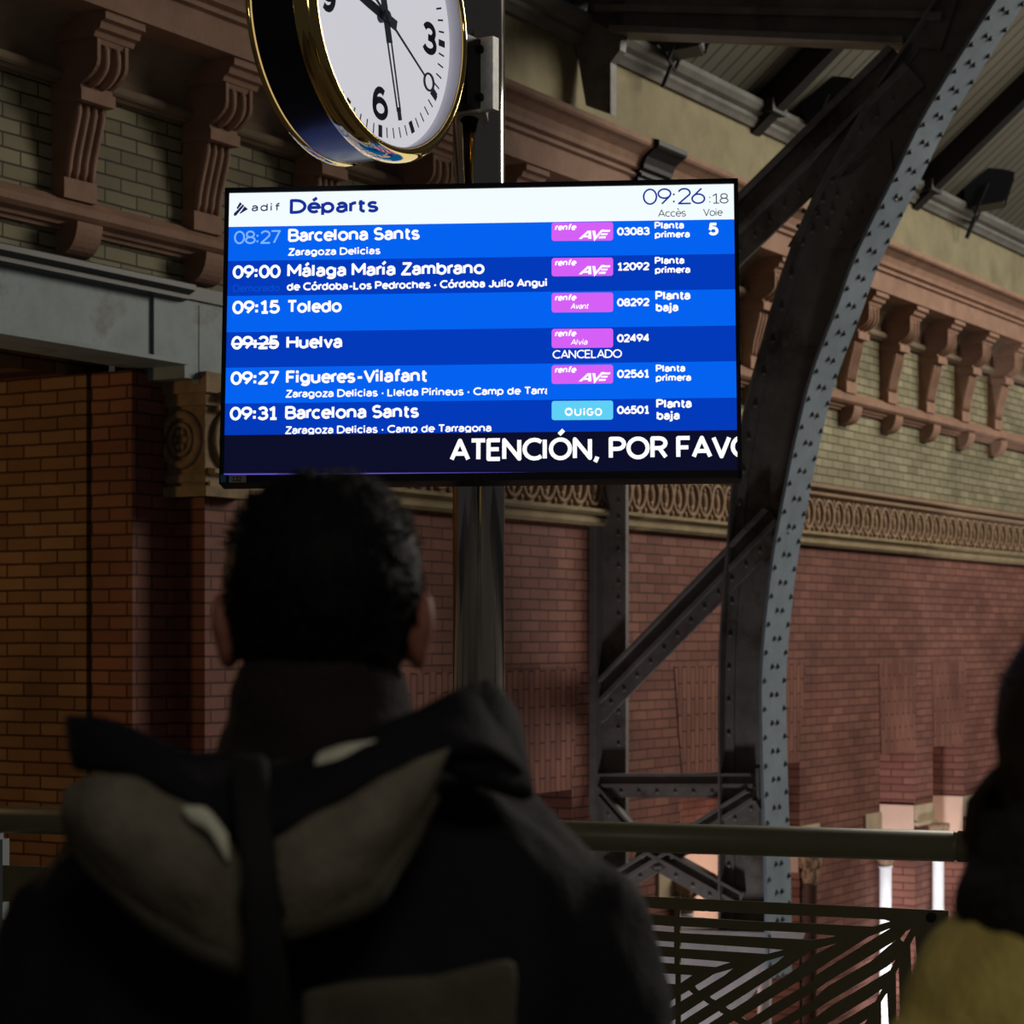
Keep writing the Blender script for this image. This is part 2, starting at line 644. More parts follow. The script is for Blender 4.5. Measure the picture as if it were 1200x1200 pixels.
# plaster lining of the lower reveals, impost band
ZI = 0.08
mb = MB(True)
for a, b, zt in opens:
    mb.box(a, a + 0.015, -0.6, -0.005, ZI - .36, ZI)
    mb.box(b - 0.015, b, -0.6, -0.005, ZI - .36, ZI)
wall_obj(mb, 'trim_reveal', M['plaster'])
mb = MB(True)
edges = []
for k, (a, b, zt) in enumerate(opens):
    w0 = 0.36
    lo = a - w0 if (k == 0 or a - opens[k - 1][1] > 0.9) else a - 0.226
    hi = b + w0 if (k == len(opens) - 1 or opens[k + 1][0] - b > 0.9) else b + 0.226
    hi_ = 0.32 if b - a > 1.2 else 0.15
    mb.box(lo, a, -0.3, 0.02, ZI - hi_, ZI)
    mb.box(b, hi, -0.3, 0.02, ZI - 0.15, ZI)
    mb.box(lo, a + .01, -0.3, 0.04, ZI - hi_ - 0.03, ZI - hi_)
    mb.box(b - .01, hi, -0.3, 0.04, ZI - 0.18, ZI - 0.15)
wall_obj(mb, 'trim_impost', M['impost'])

# flat brick arches over the openings
ZA = on_wall(560, 787)[1]
mb = MB(True)
for a, b, zt in opens:
    wd = 0.10 if b - a > 1.2 else 0.03
    ztop = ZA if b - a > 1.2 else ZA - 0.02
    mb.prism([(a + 0.02, zt), (b - 0.02, zt), (b + wd, ztop), (a - wd, ztop)], -0.05, 0.006, 'y')
wall_obj(mb, 'trim_arches', M['arch_brick'])

# frieze: mouldings and the chain of rings
mb = MB(True)
fp = [(-0.05, 2.28), (0.05, 2.28), (0.07, 2.30), (0.07, 2.325), (0.055, 2.33), (0.055, 2.345), (0.10, 2.365), (0.10, 2.385), (0.04, 2.395), (-0.05, 2.395)]
mb.prism(fp, S0 - 0.045, SR)
wall_obj(mb, 'trim_frieze_base', M['ochre_stone'])
mb = MB(True)
mb.prism([(-0.05, 2.395), (0.035, 2.395), (0.035, 2.66), (0.09, 2.68), (0.09, 2.70), (0.06, 2.705), (0.06, 2.72), (0.12, 2.735), (0.12, 2.765), (0.0, 2.775), (-0.05, 2.775)], S0 - 0.0, SR)
mb.smooth = True
s = S0 + 0.45
while s < 13.0:
    path = [(s + 0.098 * cos(t), 0.045, 2.53 + 0.115 * sin(t)) for t in [2 * pi * k / 16 for k in range(17)]]
    mb.tube(path, 0.016, 6, cap=False)
    mb.ball((s, 0.035, 2.53), 0.03, 0.03, 0.055, 8, 5)
    for sg in (-1, 1):
        mb.ball((s, 0.035, 2.53 + sg * 0.07), 0.018, 0.02, 0.022, 6, 4)
    mb.ball((s + 0.1025, 0.04, 2.415), 0.02, 0.02, 0.025, 6, 4)
    mb.ball((s + 0.1025, 0.04, 2.64), 0.02, 0.02, 0.025, 6, 4)
    s += 0.205
wall_obj(mb, 'trim_frieze', M['frieze_stone'])

# carved block where the frieze turns the corner
mb = MB(True)
c0, c1, d0, d1 = S0 - 0.06, S0 + 0.24, -0.24, 0.05
mb.box(c0, c1, d0, d1, 2.25, 2.84)
mb.box(c0 - 0.04, c1 + .02, d0, d1 + 0.04, 2.76, 2.86)
mb.box(c0 - 0.02, c1 + .01, d0, d1 + 0.02, 2.70, 2.76)
mb.box(c0 - 0.03, c1 + .01, d0, d1 + 0.03, 2.25, 2.30)
mb.box(c0 - 0.015, c1 + .005, d0, d1 + 0.015, 2.32, 2.36)
mb.smooth = True
for rr, th in ((0.125, 0.024), (0.075, 0.014)):
    path = [(c0 - 0.005, -0.10 + rr * 0.9 * cos(t), 2.535 + rr * sin(t)) for t in [2 * pi * k / 24 for k in range(25)]]
    mb.tube(path, th, 8, cap=False)
for k in range(6):
    a = 2 * pi * k / 6
    mb.ball((c0 - 0.005, -0.10 + 0.035 * cos(a), 2.535 + 0.04 * sin(a)), 0.015, 0.018, 0.02, 8, 5)
path = [(S0 + 0.10 + 0.10 * cos(t), d1 + 0.005, 2.535 + 0.125 * sin(t)) for t in [2 * pi * k / 24 for k in range(25)]]
mb.tube(path, 0.022, 8, cap=False)
mb.ball((S0 + 0.10, d1, 2.535), 0.035, 0.025, 0.05, 8, 5)
wall_obj(mb, 'trim_corner_block', mat('aged_stone', (0.25, 0.18, 0.105, 1), 0.85, vary=0.35, vscale=8, bump=0.3))

# string course
mb = MB(True)
mb.prism([(-0.05, 3.405), (0.025, 3.405), (0.03, 3.42), (0.05, 3.425), (0.055, 3.44), (0.09, 3.452), (0.11, 3.47), (0.11, 3.505), (0.03, 3.56), (-0.05, 3.56)], SL, SR)
wall_obj(mb, 'trim_string', M['terracotta'])
# roll and cove under the cornice
mb = MB(True)
cove = [(0.02 + 0.24 * (1 - cos(t)), 4.135 + 0.215 * sin(t)) for t in [pi / 2 * k / 8 for k in range(9)]]
roll = [(0.045 + 0.028 * sin(t), 4.105 - 0.028 * cos(t)) for t in [pi * k / 6 for k in range(7)]]
mb.prism([(-0.05, 4.065), (0.03, 4.065)] + roll + cove + [(0.36, 4.352), (-0.05, 4.352)], SL, SR)
wall_obj(mb, 'trim_cove', M['cove_stone'])
# cornice
corn = [(d_, 4.345 + (z_ - 4.43) * 0.70) for d_, z_ in [(0.36, 4.43), (0.36, 4.64), (0.385, 4.655), (0.385, 4.675), (0.37, 4.685), (0.37, 4.70), (0.40, 4.72), (0.405, 4.76), (0.425, 4.82), (0.47, 4.87), (0.50, 4.89), (0.51, 4.91), (0.51, 4.955), (0.49, 4.965)]]
mb = MB(True)
mb.prism([(-0.3, 4.345)] + corn + [(-0.3, 4.735)], SL, SR)
wall_obj(mb, 'trim_cornice', M['terracotta'])
# parapet, gutter moulding
ZG = on_wall(942, 177, -0.13)[1]
mb = MB(True)
mb.box(SL, SR, -0.6, -0.16, 4.65, ZG + 0.02)
wall_obj(mb, 'wall_parapet', M['parapet_stone'])
mb = MB(True)
mb.prism([(-0.6, ZG), (-0.13, ZG), (-0.11, ZG + .03), (-0.09, ZG + .05), (-0.09, ZG + .08), (-0.05, ZG + .10), (-0.02, ZG + .14), (-0.02, ZG + .18), (-0.6, ZG + .20)], SL, SR)
ZC = ZG + 0.18
wall_obj(mb, 'trim_gutter', M['gutter_stone'])
# boarded roof rising from the gutter
CM = 0.82
mb = MB(True)
mb.prism([(-0.6, ZC - 0.4 * CM), (7.5, ZC + 7.7 * CM), (7.5, ZC + .18 + 7.7 * CM), (-0.6, ZC + .18 - 0.4 * CM)], SL, 26)
wall_obj(mb, 'ceiling', M['ceiling_boards'])

# ------------------------------------------------------------------ corbels under the cornice


def make_corbel():
    root = empty('cornice_corbel')
    hw = 0.105
    b = MB(True)
    b.box(-0.11, 0.11, -0.02, 0.078, 3.565, 3.665)
    b.build('base_block', M['terracotta'], root)
    # fluted shaft
    prof = []
    for k in range(9):
        t = k / 8
        z = 3.66 + 0.375 * t
        d = 0.065 + 0.085 * t ** 0.7 - 0.02 * sin(pi * t) * (1 - t)
        if t < 0.15:
            d += 0.018 * (1 - t / 0.15)
        prof.append((d, z))
    b = MB(True)
    b.prism([(-0.02, 3.66)] + [(d - 0.018, z) for d, z in prof] + [(-0.02, 4.035)], -hw, hw)
    b.smooth = True
    for k in range(4):
        x = -hw + 0.026 + k * (2 * hw - 0.052) / 3
        b.tube([(x, d - 0.016, z) for d, z in prof], [0.010] + [0.0235] * 7 + [0.012], 8, up=(1, 0, 0))
    b.build('fluted_shaft', M['terracotta'], root)
    b = MB(True)
    b.box(-0.115, 0.115, -0.02, 0.185, 4.03, 4.09)
    b.box(-0.108, 0.108, -0.02, 0.172, 4.09, 4.115)
    b.build('plinth', M['terracotta'], root)
    # scroll with a sunk fluted panel
    pr = []
    for k in range(9):
        t = k / 8
        z = 4.11 + 0.21 * t
        d = 0.165 + 0.105 * (sin(pi / 2 * min(t / 0.5, 1))) ** 0.8
        pr.append((d, z))
    b = MB(True)
    b.prism([(-0.02, 4.11)] + [(d - 0.02, z) for d, z in pr] + [(-0.02, 4.32)], -hw + 0.01, hw - 0.01)
    b.prism([(0.0, 4.11)] + pr + [(0.0, 4.32)], -hw, -hw + 0.022)
    b.prism([(0.0, 4.11)] + pr + [(0.0, 4.32)], hw - 0.022, hw)
    b.prism([(0.0, 4.295)] + [(pr[-1][0] - .01, 4.295), (pr[-1][0], 4.32), (0.0, 4.32)], -hw + 0.012, hw - 0.012)
    b.smooth = True
    for x in (-0.038, 0.038):
        b.tube([(x, d - 0.022, z) for d, z in pr[:-1]], [0.02] + [0.027] * 6 + [0.02], 8, up=(1, 0, 0))
    b.build('scroll', M['terracotta'], root)
    b = MB(True)
    b.prism([(-0.02, 4.32), (0.275, 4.32), (0.285, 4.345), (0.31, 4.355), (0.32, 4.385), (0.345, 4.395), (0.345, 4.435), (-0.02, 4.435)], -0.135, 0.135)
    b.build('cap', M['terracotta'], root)
    b = MB(True)
    pp = [(-0.02, 3.445), (0.135, 3.445)] + [(0.135 * cos(t) ** 0.8, 3.445 - 0.16 * sin(t)) for t in [pi / 2 * k / 8 for k in range(1, 8)]] + [(-0.02, 3.285)]
    b.prism(pp, -0.085, 0.085)
    b.build('pendant', M['terracotta'], root)
    return root


corb0 = make_corbel()
names_l = {0: 'fluted terracotta corbel high on the left, the leftmost whole one under the cornice',
           1: 'fluted terracotta corbel half hidden behind the drum of the round clock',
           2: 'terracotta corbel glimpsed just under the round clock, above the departures screen',
           3: 'terracotta corbel beside the left edge of the steel pole, under the clock face'}
first = True
for k in range(-1, 19):
    if k in (4, 5, 6, 7):
        lab = 'terracotta corbel behind the departures screen, the %s along the wall' % {4: 'first right of the steel pole', 5: 'second right of the steel pole', 6: 'third right of the steel pole', 7: 'one nearest the arch truss'}[k]
    elif k in names_l:
        lab = names_l[k]
    elif k == -1:
        lab = 'terracotta corbel at the far left frame edge beside the leftmost whole corbel'
    elif k == 8:
        lab = 'terracotta corbel between the right edge of the screen and the riveted arch'
    else:
        lab = 'fluted terracotta corbel, %s to the right of the riveted blue-grey arch' % ['first', 'second', 'third', 'fourth', 'fifth', 'sixth', 'seventh', 'eighth', 'ninth', 'tenth'][max(0, k - 10)]
    if k == 9:
        lab = 'terracotta corbel mostly hidden behind the riveted flange of the arch'
    if k >= 15 or k == -1:
        continue
    c = corb0 if first else copy_tree(corb0)
    first = False
    c.location = W(-3.97 + 0.924 * k, 0, 0.267)
    c.scale = (1, 1, 0.9195)
    c.rotation_euler = (0, 0, ANG)
    tag(c, lab, 'corbel', 'corbels under the cornice')

# ------------------------------------------------------------------ colonnettes of the lower arcade


def make_column():
    root = empty('arcade_column')
    b = MB()
    b.smooth = True
    b.lathe([(0.085, -4.2), (0.085, -0.33), (0.1, -0.32), (0.1, -0.30)], 20)
    b.build('shaft', M['white_stone'], root)
    b = MB()
    b.smooth = True
    b.lathe([(0.09, -0.30), (0.11, -0.24), (0.10, -0.18), (0.15, -0.08), (0.17, -0.03), (0.17, 0.0)], 20)
    for k in range(8):
        a = 2 * pi * k / 8
        b.ball((0.125 * cos(a), 0.125 * sin(a), -0.12), 0.035, 0.035, 0.05, 8, 5)
        b.ball((0.10 * cos(a + .4), 0.10 * sin(a + .4), -0.22), 0.03, 0.03, 0.045, 8, 5)
    b.build('capital', M['capital_stone'], root)
    b = MB()
    b.box(-0.15, 0.15, -0.15, 0.15, -4.45, -4.3)
    b.lathe([(0.14, -4.3), (0.14, -4.25), (0.1, -4.2)], 20)
    b.build('base', M['capital_stone'], root)
    return root


col0 = make_column()
cl = [(4, 1, on_wall(886, 1100, 0)[0] - 0.05)]
for k, (a, b, zt) in enumerate(opens[:4]):
    if k == 0:
        continue
    for sgn, s in ((-1, a), (1, b)):
        cl.append((k, sgn, s))
cnames = {(4, 1): 'white column standing in the wide opening below the foot of the riveted arch',
          (1, -1): 'pale round column under the railing at the left side of the wide opening, behind the truss braces',
          (1, 1): 'column under the railing just right of the riveted arch foot',
          (2, -1): 'bright white column seen below the handrail, left one of the narrow pair of openings',
          (2, 1): 'column below the handrail between the two narrow openings, left side of their pier',
          (3, -1): 'bright white column below the handrail beside the woman, right side of the pier',
          (3, 1): 'column below the handrail hidden behind the person in yellow'}
first = True
for k, sgn, s in cl:
    if (k, sgn) in ((2, 1), (3, 1)):
        continue
    c = col0 if first else copy_tree(col0)
    first = False
    dd = 0.10
    c.location = W(s + sgn * 0.05, 0.07, ZI - 0.18)
    c.scale = (0.6, 0.6, 0.88)
    c.rotation_euler = (0, 0, ANG)
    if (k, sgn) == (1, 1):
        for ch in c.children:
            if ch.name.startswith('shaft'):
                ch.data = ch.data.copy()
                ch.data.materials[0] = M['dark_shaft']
    tag(c, cnames[(k, sgn)], 'column', 'columns of the lower arcade')

# lamps that light the arcade from inside
for k, (a, b, zt) in enumerate(opens[:4]):
    lamp('arcade_lamp', 'POINT', W((a + b) / 2 - 0.1, -1.3, -0.9), None, 42 if k else 5, (1.0, 0.82, 0.70), 0.12)
lamp('column_spot', 'SPOT', W(op3[0] - 1.8, 1.2, -4.2), W((op3[0] + op4[0]) / 2, 0.1, -0.9), 1300, (0.95, 0.96, 1.0), 0.1, spot=32)
lamp('lower_hall_lamp', 'SPOT', W(-0.5, 1.3, -2.4), W(1.1, 0.7, -0.2), 150, (1.0, 0.94, 0.94), 0.2, spot=80)

# ------------------------------------------------------------------ iron beam over the passage
bm_root = wall_empty('iron_beam')
tag(bm_root, 'grey painted iron beam over the passage on the left, resting on the brick corner', 'beam')
zb0, zb1 = 2.895, 3.185
sE = on_wall(172, 400)[0]
b = MB(True)
b.box(SL + .1, sE, -0.25, 0.03, zb0, zb1)
b.build('web_plate', M['beam_grey'], bm_root)
b = MB(True)
b.prism([(-0.2, zb1), (0.05, zb1), (0.09, zb1 + 0.01), (0.09, zb1 + 0.03), (0.13, zb1 + 0.05), (0.13, zb1 + 0.075), (0.05, zb1 + 0.10), (-0.2, zb1 + 0.10)], SL + .1, on_wall(205, 350)[0])
b.build('top_moulding', M['beam_dark'], bm_root)
b = MB(True)
b.box(SL + .1, on_wall(203, 420)[0], -0.25, 0.10, zb0 - 0.02, zb0)
b.build('bottom_flange', M['beam_grey'], bm_root)
b = MB(True)
b.box(sE, on_wall(278, 400)[0], -0.2, 0.045, 2.88, zb1 + 0.02)
b.box(on_wall(208, 420)[0], on_wall(278, 400)[0], -0.2, 0.045, 2.82, 2.88)
b.box(on_wall(225, 400)[0] - 0.003, on_wall(225, 400)[0] + 0.003, 0.0, 0.048, 2.8, zb1)
b.build('end_block', M['beam_grey'], bm_root)
b = MB(True)
b.box(on_wall(205, 350)[0], on_wall(278, 400)[0], -0.1, 0.06, zb1 + 0.02, zb1 + 0.085)
b.build('end_cap', M['beam_dark'], bm_root)

# ------------------------------------------------------------------ arch truss
tr = wall_empty('arch_truss')
tag(tr, 'riveted blue-grey iron arch truss springing up in front of the red brick wall', 'truss')


def tpoly(pts, s0, s1, name, m, parent=tr):
    b = MB(True)
    b.prism([on_truss(px, py) for px, py in pts], s0, s1)
    return b.build(name, m, parent)


def rivet(b, s, d, z, ns, nd, nz, r=0.014):
    """low dome on a face with normal (ns, nd, nz)"""
    n = Vector((ns, nd, nz)).normalized()
    a = n.orthogonal().normalized()
    c = n.cross(a)
    p = Vector((s, d, z))
    rs = []
    for rr, h in ((r, -0.001), (r * 0.8, r * 0.6), (r * 0.3, r * 0.85)):
        rs.append([p + n * h + a * (rr * cos(2 * pi * j / 7)) + c * (rr * sin(2 * pi * j / 7)) for j in range(7)])
    b.rings(rs)


# wall post
dl = on_truss(703, 760)[0]
dr = on_truss(735, 760)[0]
b = MB(True)
b.box(ST - 0.02, ST + 0.02, dl + 0.02, dr, -0.5, 4.34)
b.box(ST - 0.13, ST + 0.13, 0.0, dl + 0.035, -0.5, 2.28)
for k in range(44):
    rivet(b, ST - 0.02, (dl + dr) / 2 + 0.05, -0.4 + 0.105 * k, -1, 0, 0, 0.014)
post = b.build('post', M['iron'], tr)
# upper post standing on the cornice, in front of the parapet
b = MB(True)
b.prism([on_truss(677, 48), on_truss(683, 30), on_truss(700, 10), on_truss(735, 0), on_truss(730, 60), on_truss(719, 75), on_truss(719, 135), on_truss(690, 125)], ST - 0.04, ST + 0.04)
b.build('upper_post', M['iron'], tr)
# iron cover following the cornice profile
b = MB(True)
cv = [(d + 0.035, z) for d, z in corn]
b.prism([(0.2, 4.30)] + [(cv[0][0], 4.30)] + cv + [(0.30, 4.76), (0.2, 4.76)], ST - 0.20, ST + 0.20)
b.build('cornice_cover', M['iron_black'], tr)

# main chord
FP = [(914, 1090), (912, 1000), (909.5, 920), (908, 860), (908, 780), (919, 668), (933, 588), (946, 523), (966, 443), (996, 363), (1018, 303), (1066, 205), (1104, 130), (1186, 0), (1232, -60), (1300, -140), (1420, -265), (1570, -400)]
fpd = [on_truss(x, y) for x, y in FP]


def smooth_path(p, n=5):
    out = []
    for k in range(len(p) - 1):
        p0, p1, p2, p3 = (Vector(p[max(k - 1, 0)]), Vector(p[k]), Vector(p[k + 1]), Vector(p[min(k + 2, len(p) - 1)]))
        for j in range(n):
            t = j / n
            out.append(0.5 * ((2 * p1) + (-p0 + p2) * t + (2 * p0 - 5 * p1 + 4 * p2 - p3) * t * t + (-p0 + 3 * p1 - 3 * p2 + p3) * t ** 3))
    out.append(Vector(p[-1]))
    return out


fine = smooth_path([Vector(q) for q in fpd], 5)
lowest = [Vector((fine[0].x, -0.56))]
fine = lowest + fine
FW = 0.185
b = MB(True)
rs = []
for k, p in enumerate(fine):
    t = (fine[min(k + 1, len(fine) - 1)] - fine[max(k - 1, 0)]).normalized()
    n2 = Vector((t.y, -t.x))          # towards the hall
    q = p - n2 * 0.02
    rs.append([(ST - FW, p.x, p.y), (ST + FW, p.x, p.y), (ST + FW, q.x, q.y), (ST - FW, q.x, q.y)])
b.rings(rs)
fl_o = b.build('inner_flange', M['iron_lit'], tr)
b = MB(True)
acc, i0, nr = 0.0, 0, 0
L = 0.0
pos = []
for k in range(1, len(fine)):
    a_, b_ = fine[k - 1], fine[k]
    if b_.y < -1.2:
        continue
    if a_.y < -1.2:
        a_ = Vector((b_.x, -1.2))
    seg = (b_ - a_).length
    while acc < seg:
        t = (b_ - a_).normalized()
        pos.append((a_ + t * acc, t))
        acc += 0.088
    acc -= seg
for j, (p, t) in enumerate(pos):
    n2 = Vector((t.y, -t.x))
    offs = (-0.04, 0.04) if j % 2 == 0 else (-0.15, 0.15)
    for o_ in offs:
        rivet(b, ST + o_, p.x, p.y, 0, n2.x, n2.y, 0.018)
rv = b.build('rivets', M['rivet'], tr)
rv['kind'] = 'stuff'

OUT = [(850, 1090), (850, 900), (850, 800), (853, 720), (859, 650), (866, 560), (880, 480), (900, 405), (925, 318), (955, 245), (990, 180), (1030, 112), (1075, 45), (1130, -40), (1190, -125), (1310, -262), (1465, -410)]
outd = [Vector(on_truss(x, y)) for x, y in OUT]
outf = [Vector((outd[0].x, -0.56))] + smooth_path(outd, 4)
b = MB(True)
nn = 40


def resample(path, n):
    ln = [0.0]
    for a_, c_ in zip(path, path[1:]):
        ln.append(ln[-1] + (c_ - a_).length)
    out = []
    for j in range(n):
        t = ln[-1] * j / (n - 1)
        k = 0
        while k < len(ln) - 2 and ln[k + 1] < t:
            k += 1
        u = (t - ln[k]) / max(1e-9, ln[k + 1] - ln[k])
        out.append(path[k].lerp(path[k + 1], u))
    return out


ro = [outf[0]] + resample(outf[1:], nn)
ri = [fine[0]] + resample(fine[1:], nn)
rs = []
for a_, c_ in zip(ro, ri):
    rs.append([(ST - 0.015, a_.x, a_.y), (ST - 0.015, c_.x - 0.04, c_.y), (ST + 0.015, c_.x - 0.04, c_.y), (ST + 0.015, a_.x, a_.y)])
b.rings(rs)
b.build('chord_web', M['iron'], tr)
# angle irons along the outer edge and behind the flange, with rivets
b = MB(True)
for lo, hi, off in ((0.0, 0.09, 0.03), (-0.07, 0.0, 0.03)):
    rs = []
    base = ro if lo == 0.0 else ri
    other = ri if lo == 0.0 else ro
    for a_, c_ in zip(base, other):
        t = (c_ - a_).normalized()
        w_ = 0.075
        p, q = a_ + t * (0.0 if lo == 0.0 else 0.03), a_ + t * w_
        rs.append([(ST - 0.03, p.x, p.y), (ST - 0.03, q.x, q.y), (ST - 0.012, q.x, q.y), (ST - 0.012, p.x, p.y)])
    b.rings(rs)
rs = []
for a_, c_ in zip(ro, ri):
    rs.append([(ST - 0.11, a_.x, a_.y), (ST + 0.11, a_.x, a_.y), (ST + 0.11, a_.x + 0.014, a_.y), (ST - 0.11, a_.x + 0.014, a_.y)])
b.rings(rs)
rr_ = resample(outf[1:], 42)
for k, p in enumerate(rr_[:-2]):
    rivet(b, ST - 0.03, p.x + 0.04, p.y, -1, 0, 0, 0.016)
b.build('chord_angles', M['iron'], tr)


def bar(x0, y0, x1, y1, wpx, name, s_front=0.10):
    """pair of angle irons: plate plus an outstanding leg on the upper edge"""
    a_ = Vector(on_truss(x0, y0))
    c_ = Vector(on_truss(x1, y1))
    t = (c_ - a_).normalized()
    n2 = Vector((-t.y, t.x))
    if n2.y < 0:
        n2 = -n2
    w_ = wpx / 2 / 178.0
    b = MB(True)
    q = [a_ + n2 * w_, c_ + n2 * w_, c_ - n2 * w_, a_ - n2 * w_]
    b.prism([(p.x, p.y) for p in q], ST - 0.045, ST - 0.02)
    q = [a_ + n2 * w_, c_ + n2 * w_, c_ + n2 * (w_ - 0.018), a_ + n2 * (w_ - 0.018)]
    b.prism([(p.x, p.y) for p in q], ST - s_front, ST - 0.02)
    q = [a_ + n2 * 0.012, c_ + n2 * 0.012, c_ - n2 * 0.012, a_ - n2 * 0.012]
    b.prism([(p.x, p.y) for p in q], ST - s_front * 0.8, ST - 0.02)
    ln = (c_ - a_).length
    k = 0.06
    while k < ln - 0.03:
        p = a_ + t * k - n2 * (w_ * 0.55)
        rivet(b, ST - 0.045, p.x, p.y, -1, 0, 0, 0.015)
        k += 0.13
    return b.build(name, M['iron'], tr)


bar(692, 838, 915, 610, 38, 'diagonal_brace')
bar(702, 920, 888, 920, 28, 'horizontal_strut')
bar(690, 1058, 888, 936, 26, 'cross_brace')
bar(752, 992, 870, 1058, 30, 'cross_brace')
bar(700, 925, 752, 985, 22, 'cross_brace')
b = MB(True)
b.prism([on_truss(*q) for q in ((850, 903), (892, 900), (892, 985), (864, 972))], ST - 0.028, ST - 0.012)
b.build('gusset_plate', M['iron'], tr)
b = MB(True)
b.prism([on_truss(*q) for q in ((690, 1083), (934, 1090), (930, 1102), (905, 1128), (868, 1172), (800, 1240), (690, 1290))], ST - 0.16, ST + 0.16)
for k in range(6):
    d_, z_ = on_truss(742 + 26 * k, 1128 + 2 * k)
    rivet(b, ST - 0.16, d_, z_, -1, 0, 0, 0.022)
b.build('base_console', mat('console_paint', (0.34, 0.32, 0.34, 1), 0.5, vary=0.2, vscale=5), tr)
# upper diagonal, gusset, horizontal tie
bar(705, 436, 1068, 80, 57, 'upper_diagonal', 0.14)
b = MB(True)
b.prism([on_truss(*q) for q in ((942, 262), (960, 215), (1000, 205), (1045, 165), (1052, 235), (1000, 292), (925, 290))], ST - 0.032, ST - 0.014)
for k in range(5):
    for j in range(3):
        d_, z_ = on_truss(950 + 17 * k - 6 * j, 230 + 18 * j + 6 * (k % 2))
        rivet(b, ST - 0.032, d_, z_, -1, 0, 0, 0.017)
b.build('gusset_plate', M['iron'], tr)
b = MB(True)
b.prism([on_truss(*q) for q in ((700, -45), (1140, -45), (1105, 60), (1050, 54), (860, 46), (724, 40), (690, 22))], ST - 0.04, ST + 0.04)
b.prism([on_truss(*q) for q in ((700, 8), (1110, 18), (1108, 26), (700, 16))], ST - 0.09, ST - 0.03)
b.prism([on_truss(*q) for q in ((724, 34), (860, 40), (1066, 48), (1066, 56), (860, 47), (724, 42))], ST - 0.12, ST + 0.12)
b.build('tie_beam', M['iron'], tr)

# ------------------------------------------------------------------ roof struts and floodlights


def roof_strut(px, py, label):
    s, z = on_wall(px, py, 0.05)
    root = wall_empty('roof_strut', s, 0, 0)
    b = MB(True)
    z0 = ZC
    b.prism([(-0.15, z0 - 0.22), (5.5, z0 + 5.7 * CM - 0.20), (5.5, z0 + 5.7 * CM + 0.1), (-0.15, z0 + 0.1)], -0.07, 0.07)
    b.build('rafter', M['iron_black'], root)
    b = MB(True)
    b.box(-0.13, 0.13, -0.25, 0.05, ZC - 0.08, ZC + 0.02)
    b.build('shoe', M['iron_black'], root)
    return tag(root, label, 'rafter', 'dark rafters under the boarded roof')


r1 = roof_strut(914, 133, 'dark rafter on the boarded roof left of the arch, behind the floodlight')
r2 = roof_strut(1098, 224, 'dark rafter on the boarded roof right of the riveted arch')


def make_flood():
    root = empty('floodlight')
    b = MB()
    b.prism([(-0.15, -0.19), (0.14, -0.15), (0.14, 0.15), (-0.15, 0.19), (-0.22, 0.10), (-0.22, -0.10)], -0.17, 0.17, 'y')
    b.build('housing', M['lamp_black'], root)
    b = MB()
    b.box(0.135, 0.15, -0.14, 0.14, -0.125, 0.125)
    b.build('lamp_window', M['lamp_glass'], root)
    b = MB()
    b.prism([(0.14, 0.15), (0.24, 0.12), (0.24, 0.105), (0.14, 0.135)], -0.17, 0.17, 'y')
    b.prism([(0.14, 0.15), (0.24, 0.12), (0.16, -0.13), (0.14, -0.14)], -0.17, -0.16, 'y')
    b.prism([(0.14, 0.15), (0.24, 0.12), (0.16, -0.13), (0.14, -0.14)], 0.16, 0.17, 'y')
    b.build('visor', M['lamp_black'], root)
    b = MB()
    b.tube([(0, -0.2, 0.02), (-0.12, -0.2, -0.26), (-0.12, 0.2, -0.26), (0, 0.2, 0.02)], 0.016, 8)
    b.tube([(-0.12, 0, -0.26), (-0.2, 0, -0.45)], 0.02, 8)
    b.build('yoke', M['lamp_black'], root)
    b = MB()
    b.smooth = True
    b.ball((-0.30, 0.02, -0.12), 0.065, 0.065, 0.065)
    b.build('joint', M['brass_ball'], root)
    return root


fl0 = make_flood()
for j, (px, py, lab) in enumerate(((973, 120, 'black floodlight by the rafter left of the riveted arch'),
                                   (1158, 222, 'black floodlight by the rafter right of the riveted arch'),
                                   (803, 40, 'black floodlight tucked under the dark tie beam, above the gutter'))):
    c = fl0 if j == 0 else copy_tree(fl0)
    s, z = on_wall(px, py, 0.12)
    c.location = W(s, 0.12, z)
    c.rotation_euler = (0, 0, radians(-12))
    if j == 2:
        c.scale = (0.8, 0.8, 0.8)
    tag(c, lab, 'floodlight', 'floodlights along the gutter')

# ------------------------------------------------------------------ railing
RA = Vector((-1.415, 6.13, 0))
RB = Vector((1.066, 5.33, 0))
RT = (RB - RA).normalized()
RNN = Vector((RT.y, -RT.x, 0))     # towards the camera
RANG = atan2(RT.y, RT.x)


def on_rail(px, py):
    r = ray(px, py)
    o = Vector((0, 0, EYE)) - RA
    t = -o.dot(RNN) / r.dot(RNN)
    p = Vector((0, 0, EYE)) + r * t
    return (p - RA).dot(RT), p.z


rl = empty('railing', RA, RANG)
tag(rl, 'olive painted railing with round handrail and slotted metal panels along the walkway', 'railing')
RL = (RB - RA).length
b = MB()
b.smooth = True
b.tube([(-1.2, 0, 1.05), (RL * 0.5, 0, 1.05), (RL - 0.005, 0, 1.05)], 0.0375, 24)
b.tube([(RL + 0.005, 0, 1.05), (RL + 1.2, 0, 1.05)], 0.0375, 24)
b.tube([(RL - 0.05, 0, 1.05), (RL + 0.05, 0, 1.05)], 0.034, 20)
b.build('handrail', M['rail'], rl)
for t_ in (0.0, RL + 0.16):
    b = MB()
    b.box(t_ - 0.03, t_ + 0.012, -0.006, 0.03, 0.0, 0.995)
    b.box(t_ - 0.012, t_ + 0.0, -0.006, 0.02, 0.995, 1.03)
    b.build('rail_post', M['post_grey'], rl)


